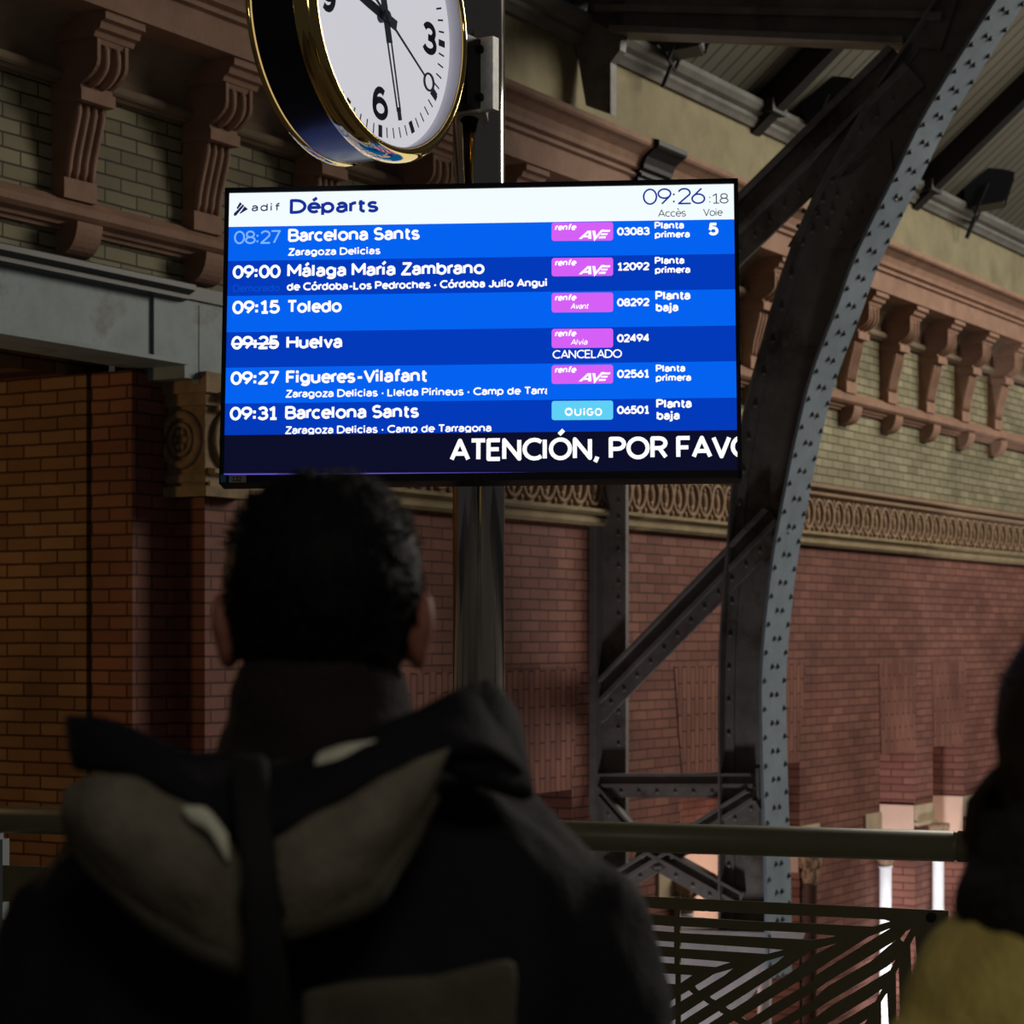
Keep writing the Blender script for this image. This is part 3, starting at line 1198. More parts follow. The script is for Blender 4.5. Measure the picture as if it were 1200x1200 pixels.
def slotted(name, outer, holes, th=0.006):
    cu = bpy.data.curves.new(name, 'CURVE')
    cu.dimensions = '2D'
    cu.fill_mode = 'BOTH'
    cu.extrude = th / 2
    for poly in [outer] + holes:
        sp = cu.splines.new('POLY')
        sp.points.add(len(poly) - 1)
        for i, p in enumerate(poly):
            sp.points[i].co = (p[0], p[1], 0, 1)
        sp.use_cyclic_u = True
    tmp = bpy.data.objects.new('tmp', cu)
    COL.objects.link(tmp)
    dg = bpy.context.evaluated_depsgraph_get()
    me = bpy.data.meshes.new_from_object(tmp.evaluated_get(dg))
    bpy.data.objects.remove(tmp)
    me.transform(Matrix.Rotation(pi / 2, 4, 'X'))
    me.materials.clear()
    me.materials.append(M['rail_panel'])
    return me


def r1(x, y):
    return on_rail(730 + x / 5.217, 1030 + y / 5.217)


def r2(x, y):
    return on_rail(930 + x / 6.0, 1030 + y / 6.0)


H = []
BL = -900                          # far left end of the slots, behind the man
H.append([r1(BL, 95), r1(316, 188), r1(316, 228), r1(BL, 133)])
H.append([r1(350, 190), r1(860, 214), r1(1155, 226), r2(640, 285), r2(680, 298), r2(560, 335), r1(1155, 272), r1(860, 262), r1(350, 230)])
H.append([r1(BL, 195), r1(314, 290), r1(314, 326), r1(BL, 233)])
H.append([r1(350, 289), r1(1155, 330), r2(130, 384), r2(306, 400), r2(230, 416), r2(130, 428), r1(1155, 372), r1(350, 329)])
H.append([r1(BL, 295), r1(314, 384), r1(314, 418), r1(BL, 333)])
H.append([r1(350, 388), r1(880, 424), r1(985, 433), r1(880, 459), r1(350, 424)])
H.append([r1(BL, 395), r1(316, 478), r1(316, 518), r1(BL, 433)])
H.append([r1(350, 483), r1(570, 500), r1(660, 510), r1(565, 539), r1(350, 521)])
H.append([r1(BL, 495), r1(425, 588), r1(340, 645), r1(BL, 560)])
H.append([r1(440, 655), r1(560, 580), r1(676, 546), r1(620, 590), r1(465, 684)])
H.append([r1(250, 770), r1(405, 680), r1(430, 702), r1(270, 800)])
H.append([r1(530, 720), r1(880, 500), r1(988, 469), r1(940, 512), r1(565, 743)])
H.append([r1(200, 935), r1(495, 742), r1(527, 765), r1(215, 965)])
H.append([r1(628, 782), r1(1030, 525), r2(130, 500), r2(306, 450), r2(130, 543), r1(1030, 570), r1(662, 804)])
H.append([r1(250, 1020), r1(588, 806), r1(617, 827), r1(265, 1050)])
H.append([r1(725, 845), r1(890, 740), r1(1165, 568), r2(140, 655), r2(240, 590), r2(530, 405), r2(686, 345), r2(650, 366), r2(530, 440), r2(240, 622), r2(140, 690), r1(1165, 620), r1(890, 782), r1(765, 866)])
H.append([r1(300, 1100), r1(680, 866), r1(715, 888), r1(320, 1135)])
H.append([r1(815, 905), r1(890, 858), r1(1170, 685), r2(150, 785), r2(240, 722), r2(540, 540), r2(725, 428), r2(660, 478), r2(540, 582), r2(240, 754), r2(150, 832), r1(1170, 735), r1(890, 905), r1(850, 930)])
H.append([r2(765, 442), r2(775, 400), r2(824, 350), r2(770, 443)])
H[-1] = [r2(750, 420), r2(790, 368), r2(824, 350), r2(772, 443)]
H.append([r1(905, 962), r1(1170, 800), r2(160, 918), r2(250, 858), r2(550, 680), r2(660, 615), r2(716, 568), r2(680, 640), r2(550, 722), r2(250, 900), r2(160, 970), r1(1170, 850), r1(940, 990)])
H.append([r2(-160, 1125), r2(260, 1000), r2(555, 822), r2(622, 774), r2(575, 860), r2(555, 868), r2(290, 1030), r2(-100, 1250), r2(-200, 1310), r2(-230, 1290), r2(90, 1090)])
H[-1] = [r2(-140, 1250), r2(260, 1003), r2(555, 822), r2(622, 774), r2(575, 862), r2(290, 1032), r2(-110, 1280)]
H.append([r2(-40, 1370), r2(440, 1035), r2(520, 985), r2(480, 1050), r2(0, 1390)])
H.append([r2(820, 460), r2(855, 394), r2(868, 560), r2(872, 1300), r2(838, 1300), r2(828, 660)])
H.append([r2(718, 660), r2(740, 620), r2(748, 900), r2(752, 1300), r2(728, 1300)])
H.append([r2(614, 866), r2(658, 800), r2(668, 1020), r2(672, 1300), r2(622, 1300)])
z_t0 = on_rail(736, 1049.5)[1]
t_l, _ = r1(BL - 60, 90)
z_l = r1(BL - 60, 8)[1]
tr_, zr_ = on_rail(1112, 1067)
outer = [(t_l, 0.12), (t_l, z_l), (on_rail(736, 1049.5)), (on_rail(960, 1060)), (tr_, zr_), (tr_, 0.12)]
pn = link('panel', slotted('panel', outer, H), None, rl)
pn['label'] = 'dark olive steel panel cut with mitred slots'
t0, z0 = on_rail(-60, 1012)
t1, z1 = on_rail(120, 1018)
hh = []
for k in range(6):
    zz = z1 - 0.10 - 0.11 * k
    hh.append([(t0 + 0.05, zz), (t1 - 0.05, zz), (t1 - 0.05, zz - 0.05), (t0 + 0.05, zz - 0.05)])
pn2 = link('panel', slotted('panel', [(t0, 0.12), (t0, z1), (t1, z1), (t1, 0.12)], hh), None, rl)
# stiffener behind the panel, bolt
b = MB()
ta, za = r1(318, 110)
tb, zb = r1(349, 110)
b.box(ta, tb, 0.004, 0.012, 0.15, za)
b.box(t_l, tr_, 0.003, 0.02, 0.11, 0.15)
b.build('panel_stiffener', M['rail_panel'], rl)
b = MB()
tb_, zb_ = r2(972, 265)
b.lathe([(0.012, 0), (0.012, -0.01), (0.006, -0.013)], 10, (tb_, -0.003, zb_), 'y')
b.build('bolt', M['iron_black'], rl)

# ------------------------------------------------------------------ pole with the clock and the departures screen
PX, PY = (561 - 600) / F * 5.5, 5.5
pole = empty('steel_pole', (PX, PY, 0))
tag(pole, 'polished stainless steel pole rising behind the departures screen', 'pole')
b = MB()
b.smooth = True
b.lathe([(0.0645, 0.02), (0.0645, 4.6)], 48)
b.build('tube', M['steel'], pole)
b = MB()
b.lathe([(0.16, 0.0), (0.16, 0.018), (0.08, 0.022)], 40)
for k in range(6):
    b.lathe([(0.012, 0.018), (0.012, 0.03), (0.005, 0.034)], 8, (0.13 * cos(k * pi / 3), 0.13 * sin(k * pi / 3), 0))
b.build('base_flange', M['steel'], pole)

# ---- stroke lettering --------------------------------------------------------------------------


def arc(cx, cy, rx, ry, a0, a1, n=None):
    n = n or max(4, int(abs(a1 - a0) / 22))
    return [(cx + rx * cos(radians(a0 + (a1 - a0) * k / n)), cy + ry * sin(radians(a0 + (a1 - a0) * k / n))) for k in range(n + 1)]


def ell(cx, cy, rx, ry):
    return arc(cx, cy, rx, ry, 0, 360, 18)


XH = 0.72
G = {}


def g(ch, adv, *st):
    G[ch] = (adv, list(st))


g(' ', 0.28)
g('0', 0.62, ell(.29, .5, .29, .5))
g('1', 0.50, [(.02, .78), (.27, 1), (.27, 0)], [(.05, 0), (.47, 0)])
g('2', 0.58, arc(.27, .72, .26, .28, 165, -25) + [(.02, 0), (.56, 0)])
g('3', 0.58, arc(.26, .75, .24, .25, 160, -80) + [(.2, .52)], [(.2, .52)] + arc(.26, .26, .28, .27, 80, -160))
g('4', 0.62, [(.42, 0), (.42, 1), (0, .28), (.58, .28)])
g('5', 0.58, [(.5, 1), (.1, 1), (.06, .53)] + arc(.26, .32, .28, .32, 130, -155))
g('6', 0.60, ell(.28, .31, .28, .31), [(.42, 1), (.06, .48)])
g('7', 0.56, [(0, 1), (.52, 1), (.16, 0)])
g('8', 0.60, ell(.28, .75, .23, .25), ell(.28, .26, .28, .26))
g('9', 0.60, ell(.28, .69, .28, .31), [(.16, 0), (.52, .52)])
g(':', 0.22, [(.06, .14), (.06, .15)], [(.06, .62), (.06, .63)])
g(',', 0.24, [(.09, .06), (.06, -.06), (-.01, -.22)])
g('-', 0.42, [(.04, .38), (.36, .38)])
g('·', 0.20, [(.06, .37), (.06, .38)])
g('A', 0.76, [(0, 0), (.36, 1), (.72, 0)], [(.12, .30), (.60, .30)])
g('B', 0.66, [(0, 0), (0, 1), (.3, 1)] + arc(.3, .76, .25, .24, 90, -90) + [(0, .52)], [(.3, .52)] + arc(.33, .26, .28, .26, 90, -90) + [(0, 0)])
g('C', 0.78, arc(.44, .5, .44, .5, 48, 312))
g('D', 0.76, [(0, 0), (0, 1), (.26, 1)] + arc(.26, .5, .44, .5, 90, -90) + [(0, 0)])
g('E', 0.58, [(.5, 1), (0, 1), (0, 0), (.5, 0)], [(0, .52), (.45, .52)])
g('F', 0.56, [(.5, 1), (0, 1), (0, 0)], [(0, .5), (.44, .5)])
g('G', 0.82, arc(.44, .5, .44, .5, 48, 345) + [(.87, .48), (.5, .48)])
g('H', 0.76, [(0, 0), (0, 1)], [(.66, 0), (.66, 1)], [(0, .52), (.66, .52)])
g('I', 0.16, [(0, 0), (0, 1)])
g('J', 0.52, [(.42, 1), (.42, .24)] + arc(.21, .24, .21, .24, 0, -170))
g('L', 0.54, [(0, 1), (0, 0), (.46, 0)])
g('M', 0.88, [(0, 0), (0, 1), (.39, .3), (.78, 1), (.78, 0)])
g('N', 0.78, [(0, 0), (0, 1), (.66, 0), (.66, 1)])
g('O', 0.94, ell(.42, .5, .42, .5))
g('P', 0.66, [(0, 0), (0, 1), (.3, 1)] + arc(.3, .73, .28, .27, 90, -90) + [(0, .46)])
g('R', 0.68, [(0, 0), (0, 1), (.3, 1)] + arc(.3, .74, .27, .26, 90, -90) + [(0, .48)], [(.3, .48), (.58, 0)])
g('S', 0.64, arc(.28, .745, .25, .255, 35, 250) + arc(.28, .26, .28, .26, 70, -150))
g('T', 0.64, [(0, 1), (.6, 1)], [(.3, 1), (.3, 0)])
g('U', 0.74, [(0, 1), (0, .3)] + arc(.31, .3, .31, .3, 180, 360) + [(.62, 1)])
g('V', 0.72, [(0, 1), (.34, 0), (.68, 1)])
g('Z', 0.62, [(.02, 1), (.56, 1), (0, 0), (.58, 0)])
g('a', 0.54, [(.44, 0), (.44, .46)] + arc(.23, .46, .21, .26, 0, 160), arc(.2, .2, .2, .2, 90, 270) + [(.3, .02), (.44, .18)], [(.2, .4), (.44, .42)])
g('b', 0.62, [(0, 0), (0, 1)], ell(.26, .36, .26, .36))
g('c', 0.54, arc(.27, .36, .27, .36, 48, 312))
g('d', 0.64, [(.52, 0), (.52, 1)], ell(.26, .36, .26, .36))
g('e', 0.58, [(.02, .38), (.52, .38)] + arc(.27, .36, .27, .36, 5, 315))
g('f', 0.38, arc(.28, .78, .16, .22, 70, 180) + [(.12, 0)], [(0, .68), (.32, .68)])
g('g', 0.64, ell(.26, .38, .26, .34), [(.52, .72), (.52, -.02)] + arc(.26, -.02, .26, .22, 0, -150))
g('h', 0.60, [(0, 0), (0, 1)], [(0, .42)] + arc(.24, .46, .24, .26, 180, 0) + [(.48, 0)])
g('i', 0.18, [(.02, 0), (.02, .72)], [(.02, .97), (.02, .98)])
g('j', 0.22, [(.06, .72), (.06, -.06)] + arc(-.06, -.06, .12, .16, 0, -90), [(.06, .97), (.06, .98)])
g('l', 0.18, [(.02, 0), (.02, 1)])
g('m', 0.88, [(0, 0), (0, .72)], [(0, .44)] + arc(.19, .48, .19, .24, 180, 0) + [(.38, 0)], [(.38, .44)] + arc(.57, .48, .19, .24, 180, 0) + [(.76, 0)])
g('n', 0.60, [(0, 0), (0, .72)], [(0, .42)] + arc(.24, .46, .24, .26, 180, 0) + [(.48, 0)])
g('o', 0.64, ell(.28, .36, .28, .36))
g('p', 0.62, [(0, -.26), (0, .72)], ell(.26, .36, .26, .36))
g('r', 0.27, [(0, 0), (0, .72)], [(0, .42)] + arc(.24, .46, .24, .26, 180, 80))
g('s', 0.50, arc(.21, .54, .19, .18, 30, 250) + arc(.21, .18, .21, .18, 70, -155))
g('t', 0.38, [(.12, .94), (.12, .18)] + arc(.28, .18, .16, .18, 180, 285), [(0, .68), (.32, .68)])
g('u', 0.60, [(0, .72), (0, .26)] + arc(.24, .26, .24, .26, 180, 360) + [(.48, .72)], [(.48, .72), (.48, 0)])
g('v', 0.56, [(0, .72), (.25, 0), (.5, .72)])
g('z', 0.50, [(.02, .72), (.44, .72), (0, 0), (.46, 0)])
ACC = {'á': ('a', .22, 0), 'é': ('e', .27, 0), 'í': ('i', .02, 0), 'ó': ('o', .28, 0), 'Ó': ('O', .42, .3), 'è': ('e', .27, 0)}


def text_polys(txt, w, width=None, track=0.0):
    """strokes as convex polygons; cap height 1, stroke width w, scaled to the wanted width"""
    strokes, x = [], 0.0
    for ch in txt:
        base, acc = ch, None
        if ch in ACC:
            base, ax, up = ACC[ch]
            acc = [(ax - .06, .96 + up), (ax + .14, 1.20 + up)] if ch != 'è' else [(ax + .06, .96 + up), (ax - .14, 1.20 + up)]
        adv, st = G[base]
        if ch == 'í':
            st = st[:1]
        for q in st + ([acc] if acc else []):
            strokes.append([(px + x + w / 2, w / 2 + py * (1 - w)) for px, py in q])
        x += adv - (0.045 if ch != ' ' else 0) + w * (0.85 if ch != ' ' else 0.3) + track
    total = max(p[0] for q in strokes for p in q) + w / 2
    k = 1.0 if width is None else width / total
    polys = []
    for q in strokes:
        q = [(p[0] * k, p[1]) for p in q]
        for j in range(len(q) - 1):
            (x0, y0), (x1, y1) = q[j], q[j + 1]
            dx, dy = x1 - x0, y1 - y0
            l = sqrt(dx * dx + dy * dy) or 1e-6
            ux, uy = dx / l, dy / l
            e0 = e1 = 0.0
            if l < 0.05:
                e0 = e1 = w / 2
            nx, ny = -uy * w / 2, ux * w / 2
            polys.append([(x0 + nx - ux * e0, y0 + ny - uy * e0), (x1 + nx + ux * e1, y1 + ny + uy * e1), (x1 - nx + ux * e1, y1 - ny + uy * e1), (x0 - nx - ux * e0, y0 - ny - uy * e0)])
        for j in range(1, len(q) - 1):
            polys.append([(q[j][0] + w / 2 * cos(2 * pi * i / 10), q[j][1] + w / 2 * sin(2 * pi * i / 10)) for i in range(10)])
        if len(q) > 2 and abs(q[0][0] - q[-1][0]) + abs(q[0][1] - q[-1][1]) < 1e-3:
            polys.append([(q[0][0] + w / 2 * cos(2 * pi * i / 10), q[0][1] + w / 2 * sin(2 * pi * i / 10)) for i in range(10)])
    return polys


def clip(poly, axis, lim, keep_less=True):
    out = []
    n = len(poly)
    ins = (lambda p: p[axis] <= lim) if keep_less else (lambda p: p[axis] >= lim)
    for i in range(n):
        a_, c_ = poly[i], poly[(i + 1) % n]
        if ins(a_):
            out.append(a_)
        if ins(a_) != ins(c_):
            t = (lim - a_[axis]) / (c_[axis] - a_[axis])
            out.append((a_[0] + t * (c_[0] - a_[0]), a_[1] + t * (c_[1] - a_[1])))
    return out


# ---- the departures board
BC = Vector((-0.07744567, 5.28, 2.28146064))
yaw, pit, rol = -0.05794841, -0.14346014, -0.00698698
BW, BH = 1.2345, 0.7290
BR = Matrix.Rotation(yaw, 4, 'Z') @ Matrix.Rotation(pit, 4, 'X') @ Matrix.Rotation(rol, 4, 'Y')
brd = empty('departure_board')
brd.matrix_world = Matrix.Translation(BC) @ BR
tag(brd, 'wide lit blue departures screen with white header, hung on the steel pole', 'screen')
BI = (Matrix.Translation(BC) @ BR).inverted()


def on_board(px, py):
    o = BI @ Vector((0, 0, EYE))
    d = BI.to_3x3() @ ray(px, py)
    t = -o.y / d.y
    p = o + d * t
    return p.x, p.z


PXM = BW / 604.0       # one photo pixel on the screen, in metres
b = MB()
b.box(-BW / 2, BW / 2, 0.004, 0.06, -BH / 2, BH / 2)
b.prism([(-BW / 2 + .12, -BH / 2 + .08), (BW / 2 - .12, -BH / 2 + .08), (BW / 2 - .12, BH / 2 - .08), (-BW / 2 + .12, BH / 2 - .08)], 0.06, 0.085, 'y')
bz = 6.0 * PXM
b.box(-BW / 2, BW / 2, -0.006, 0.01, BH / 2 - bz, BH / 2)
b.box(-BW / 2, BW / 2, -0.006, 0.01, -BH / 2, -BH / 2 + 9 * PXM)
b.box(-BW / 2, -BW / 2 + 5 * PXM, -0.006, 0.01, -BH / 2, BH / 2)
b.box(BW / 2 - 5 * PXM, BW / 2, -0.006, 0.01, -BH / 2, BH / 2)
b.build('housing', M['bezel'], brd)
b = MB()
b.box(-0.10, 0.10, 0.085, 0.135, -0.2, 0.2)
b.box(-0.03, 0.03, 0.085, 0.16, -0.28, 0.28)
b.build('wall_mount', M['bracket_black'], brd)

E_ = {}
E_['white'] = emit('screen_white', lin(243, 252, 255))
E_['text'] = emit('text_white', (1, 1, 1, 1), 1.05)
E_['light'] = emit('row_light_blue', lin(4, 98, 240))
E_['dark'] = emit('row_dark_blue', lin(2, 58, 186))
E_['band'] = emit('ticker_navy', lin(13, 14, 40))
E_['navy'] = emit('navy_text', lin(22, 48, 150))
E_['slate'] = emit('slate_text', lin(50, 62, 82))
E_['logo'] = emit('logo_navy', lin(20, 32, 84))
E_['faded'] = emit('faded_text', lin(125, 182, 255))
E_['ghost'] = emit('ghost_text', lin(12, 76, 205))
E_['pink'] = emit('badge_magenta', lin(214, 96, 246))
E_['cyan'] = emit('badge_cyan', lin(96, 208, 246))
E_['purple'] = emit('edge_glow', lin(95, 80, 190))


def quad_px(name, pts, m, layer, parent):
    b = MB()
    i = [b.pt((*(lambda q: (q[0], -0.0004 * layer, q[1]))(on_board(*p)),)) for p in pts]
    b.face(i)
    return b.build(name, m, parent)


def round_px(name, x0, y0, x1, y1, r, m, layer, parent):
    b = MB()
    pts = []
    sk = -0.008
    for cx, cy, a0 in ((x1 - r, y0 + r, -90), (x1 - r, y1 - r, 0), (x0 + r, y1 - r, 90), (x0 + r, y0 + r, 180)):
        for k in range(5):
            a = radians(a0 + 22.5 * k)
            px, py = cx + r * cos(a), cy + r * sin(a)
            q = on_board(px, py + sk * (px - x0))
            pts.append(b.pt((q[0], -0.0004 * layer, q[1])))
    b.face(pts)
    return b.build(name, m, parent)


def write(name, txt, x0, x1, base, cap, m, w=0.16, layer=3, parent=None, slant=0.0, clipx=None, clipy=None, full=None):
    """lettering with its left end at (x0, base) and right end at x1, cap height in photo pixels"""
    a_ = on_board(x0, base)
    c_ = on_board(x1 if full is None else full, base)
    width = (c_[0] - a_[0])
    h = cap * PXM
    polys = text_polys(txt, w, width / h)
    b = MB()
    for p in polys:
        p = [(a_[0] + (q[0] + slant * q[1]) * h, a_[1] + q[1] * h) for q in p]
        if clipx is not None:
            p = clip(p, 0, on_board(clipx, base)[0])
        if clipy is not None and len(p) > 2:
            p = clip(p, 1, on_board(x0, clipy)[1], False)
        if len(p) > 2:
            b.face([b.pt((q[0], -0.0004 * layer, q[1])) for q in p])
    return b.build(name, m, parent)


# background bands: (left row, right row) of each boundary
xl, xr = 264.0, 866.5
bnd = [(222.5, 213.5), (266, 257), (306, 297.5), (347, 339), (389.5, 381.5), (431, 423.3), (473, 466), (510, 504), (555.5, 552.5)]
ex = [(265 - 8.0 * (y - 222) / 345.0 + 3.2, 865.2 + 5.5 * (y2 - 213) / 345.0 - 3.2) for y, y2 in bnd]


def band(name, k, m):
    return quad_px(name, [(ex[k][0], bnd[k][0]), (ex[k][1], bnd[k][1]), (ex[k + 1][0], bnd[k + 1][0]), (ex[k + 1][1], bnd[k + 1][1])][:2] + [(ex[k + 1][1], bnd[k + 1][1]), (ex[k + 1][0], bnd[k + 1][0])], m, 1, brd)


hd = band('header_band', 0, E_['white'])
T = E_['text']
write('title_text', 'Départs', 339, 444, 251, 18.3, E_['navy'], 0.21, 3, hd)
write('clock_text', '09:26', 753, 827, 240.5, 20, E_['navy'], 0.10, 3, hd)
write('seconds_text', ':18', 830, 854, 239, 12.5, E_['slate'], 0.10, 3, hd)
write('column_text', 'Accès', 771, 804, 254.5, 9, E_['slate'], 0.11, 3, hd)
write('column_text', 'Voie', 824, 847, 253.5, 9, E_['slate'], 0.11, 3, hd)
# operator mark: a split triangle and widely set lower-case letters
b = MB()


def lp(x, y):
    q = on_board(260 + x / 6.0, 200 + y / 6.0)
    return (q[0], -0.0012, q[1])


for poly in ([(128, 222), (142, 236), (112, 272), (104, 264)], [(148, 238), (158, 248), (100, 318), (84, 318), (86, 300), (112, 276)], [(160, 252), (184, 272), (134, 302), (122, 304), (140, 282)]):
    b.face([b.pt(lp(*q)) for q in poly])
b.build('logo_mark', E_['logo'], hd)
b = MB()
for poly in text_polys('adif', 0.16, 3.9, 0.12):
    b.face([b.pt((*(lambda a: (a[0] + q[0] * 8.9 * PXM, -0.0012, a[1] + q[1] * 10.0 * PXM))(on_board(294.5, 248)),)) for q in poly])
b.build('logo_text', E_['logo'], hd)

rows = []
for k in range(6):
    rows.append(band('departure_row', k + 1, E_['light'] if k % 2 == 0 else E_['dark']))
tk = band('ticker_band', 7, E_['band'])

times = [('08:27', 274, 329, 286.5, 'faded', .13), ('09:00', 272.5, 329, 327, 'text', .20), ('09:15', 272, 328, 368.5, 'text', .20),
         ('09:25', 271, 327, 410, 'text', .20), ('09:27', 270, 327, 451.5, 'text', .20), ('09:31', 269, 326, 493, 'text', .20)]
for r, (t, x0, x1, y, m, w) in zip(rows, times):
    write('time_text', t, x0, x1, y, 16.5, E_[m], w, 3, r)
b_ = quad_px('cancel_stroke', [(271, 402.2), (327, 401.5), (327, 404.0), (271, 404.7)], T, 4, rows[3])
dests = [('Barcelona Sants', 337.5, 492, 283.7), ('Málaga María Zambrano', 336.5, 568, 325.2), ('Toledo', 336, 400.5, 367.2),
         ('Huelva', 335.5, 401, 409), ('Figueres-Vilafant', 335, 501.5, 450), ('Barcelona Sants', 334, 491, 491.7)]
for r, (t, x0, x1, y) in zip(rows, dests):
    write('destination_text', t, x0, x1, y, 16, T, 0.195, 3, r)
write('stops_text', 'Zaragoza Delicias', 337.5, 446, 300, 9.3, T, 0.20, 3, rows[0])
write('stops_text', 'de Córdoba-Los Pedroches · Córdoba Julio Angui', 336, 641, 341, 10, T, 0.21, 3, rows[1])
write('status_text', 'Demorado', 273, 328, 342.5, 9, E_['ghost'], 0.14, 3, rows[1])
write('stops_text', 'Zaragoza Delicias · Lleida Pirineus · Camp de Tarra', 334.5, 641, 466.3, 9.5, T, 0.19, 3, rows[4], clipx=641, full=645)
write('stops_text', 'Zaragoza Delicias · Camp de Tarragona', 334, 576, 509, 9.5, T, 0.19, 3, rows[5], clipy=509.6)

badge = [(261, 282.5, 'AVE'), (302.5, 324, 'AVE'), (343.5, 366.3, 'Avant'), (385.5, 408, 'Alvia'), (428, 450, 'AVE'), (470, 492.5, 'ouigo')]
for r, (y0, y1, t) in zip(rows, badge):
    round_px('operator_badge', 646.5, y0, 718.5, y1, 3.0, E_['cyan'] if t == 'ouigo' else E_['pink'], 2, r)
    if t == 'ouigo':
        b = MB()
        for st_, x0, x1 in (('o', 661.5, 671.5), ('U', 673, 681.5), ('i', 683.5, 685.5), ('G', 687.5, 695.5), ('O', 697, 705.5)):
            a_ = on_board(x0, y1 - 4.8)
            c_ = on_board(x1, y1 - 4.8)
            hh_ = 9.5 * PXM
            sc_ = 1.35 if st_ in 'o' else (1.0 if st_ != 'i' else 1.0)
            for p in text_polys(st_, 0.2, (c_[0] - a_[0]) / hh_):
                b.face([b.pt((a_[0] + q[0] * hh_, -0.0016, a_[1] + q[1] * hh_ * sc_)) for q in p])
        b.build('badge_text', T, r)
    else:
        write('badge_text', 'renfe', 650, 675, y0 + 9.5, 8.0, T, 0.22, 4, r, slant=0.18)
        if t == 'AVE':
            b = MB()
            X, Y_ = 678.0, y0 + 19.2
            for poly in ([(0, 0), (3.8, 0), (14.2, -9.6), (10.6, -9.6)], [(11.3, 0), (15.2, 0), (14.7, -9.6), (11.7, -9.6)], [(4.6, -1.7), (12.0, -1.7), (12.0, -4.0), (7.1, -4.0)],
                         [(16.0, -9.6), (19.6, -9.6), (20.8, -1.5), (18.2, 3.0)], [(18.2, 3.0), (19.6, -2.2), (26.6, -10.6), (30.4, -11.0)],
                         [(28.0, -7.9), (29.5, -10.3), (37.4, -10.3), (36.4, -7.9)], [(25.8, -4.2), (27.0, -6.4), (34.5, -6.4), (33.5, -4.2)], [(23.2, -0.4), (24.5, -2.8), (32.4, -2.8), (31.2, -0.4)]):
                i = []
                for q in poly:
                    c_ = on_board(X + q[0], Y_ + q[1] - 0.008 * q[0])
                    i.append(b.pt((c_[0], -0.0016, c_[1])))
                b.face(i)
            b.build('badge_text', T, r)
        else:
            write('badge_text', t, 668.5, 688 if t == 'Alvia' else 689.5, y0 + 19.0, 7.0, T, 0.15, 4, r, slant=0.2)
nums = [('03083', 276.3), ('12092', 317.5), ('08292', 359.5), ('02494', 401.5), ('02561', 443.3), ('06501', 485.6)]
for r, (t, y) in zip(rows, nums):
    write('number_text', t, 723, 761.5, y, 10, T, 0.22, 3, r)
acc_ = [(0, [('Planta', 767, 801.5, 268.8, 9), ('primera', 767.3, 808.5, 279.3, 8.7)]), (1, [('Planta', 767.3, 802, 310, 9), ('primera', 767.5, 809, 320.8, 8.7)]),
        (2, [('Planta', 768, 809, 352, 11), ('baja', 768.5, 795, 365.5, 10.5)]), (4, [('Planta', 768.5, 803, 436.3, 9), ('primera', 768.5, 810, 447.2, 8.7)]),
        (5, [('Planta', 769, 810.5, 478.7, 11), ('baja', 769.5, 796.5, 492.3, 10.5)])]
for k, ls in acc_:
    for t, x0, x1, y, h in ls:
        write('access_text', t, x0, x1, y, h, T, 0.215, 3, rows[k])
write('platform_text', '5', 830, 842, 276.3, 15.5, T, 0.22, 3, rows[0])
write('status_text', 'CANCELADO', 647.5, 729, 420.6, 10.3, T, 0.15, 3, rows[3])
write('ticker_text', 'ATENCIÓN, POR FAVO', 527, 866, 541.0, 27, T, 0.18, 3, tk, clipx=866.0, full=884)
quad_px('edge_glow', [(262, 555.0), (868, 552.3), (868, 553.9), (262, 556.6)], E_['purple'], 2, brd)
b = MB()
q0, q1 = on_board(269, 557.5), on_board(289, 566.0)
b.box(q0[0], q1[0], -0.0075, -0.006, q1[1], q0[1])
o = b.build('asset_sticker', mat('sticker', (0.30, 0.30, 0.26, 1), 0.6), brd)
b = MB()
for p in text_polys('132', 0.16, 1.9):
    a_ = on_board(272.5, 565.0)
    b.face([b.pt((a_[0] + q[0] * 6 * PXM, -0.0078, a_[1] + q[1] * 6 * PXM)) for q in p])
b.build('sticker_text', M['bracket_black'], o)
b = MB()
q0, q1 = on_board(259, 557), on_board(265.5, 566)
b.box(q0[0], q1[0], -0.0072, -0.006, q1[1], q0[1])
b.build('blue_sticker', mat('blue_sticker', (0.03, 0.16, 0.30, 1), 0.5), brd)

# ---- the clock
CCX, CCZ = (453 - 600) / F * 5.1, 1.55 + (748 - 19) / F * 5.1
CK = Vector((CCX, 5.1, CCZ))
ck = empty('station_clock', CK, ANG)
tag(ck, 'round station clock with black drum and gold rims fixed to the steel pole', 'clock')
# local axes: x along the wall, -y towards the hall (the face we see)
r_dial = 0.3
b = MB()
b.smooth = True
b.lathe([(0.318, 0.012), (0.318, 0.145)], 96, axis='y', cap=False)
b.build('drum', M['navy'], ck)


def rim(y0, sg):
    b = MB()
    b.smooth = True
    if sg > 0:
        pr = [(0.314, 0.032), (0.326, 0.030), (0.332, 0.022), (0.333, 0.004), (0.331, -0.008), (0.325, -0.016), (0.316, -0.022), (0.308, -0.024), (0.303, -0.023), (0.301, -0.019), (0.301, 0.032), (0.314, 0.032)]
    else:
        pr = [(0.312, 0.006), (0.321, 0.006), (0.324, 0.002), (0.324, -0.003), (0.319, -0.007), (0.286, -0.007), (0.286, 0.004), (0.312, 0.006)]
    b.lathe([(r_, y0 + sg * h_) for r_, h_ in pr], 120, axis='y', cap=False)
    return b


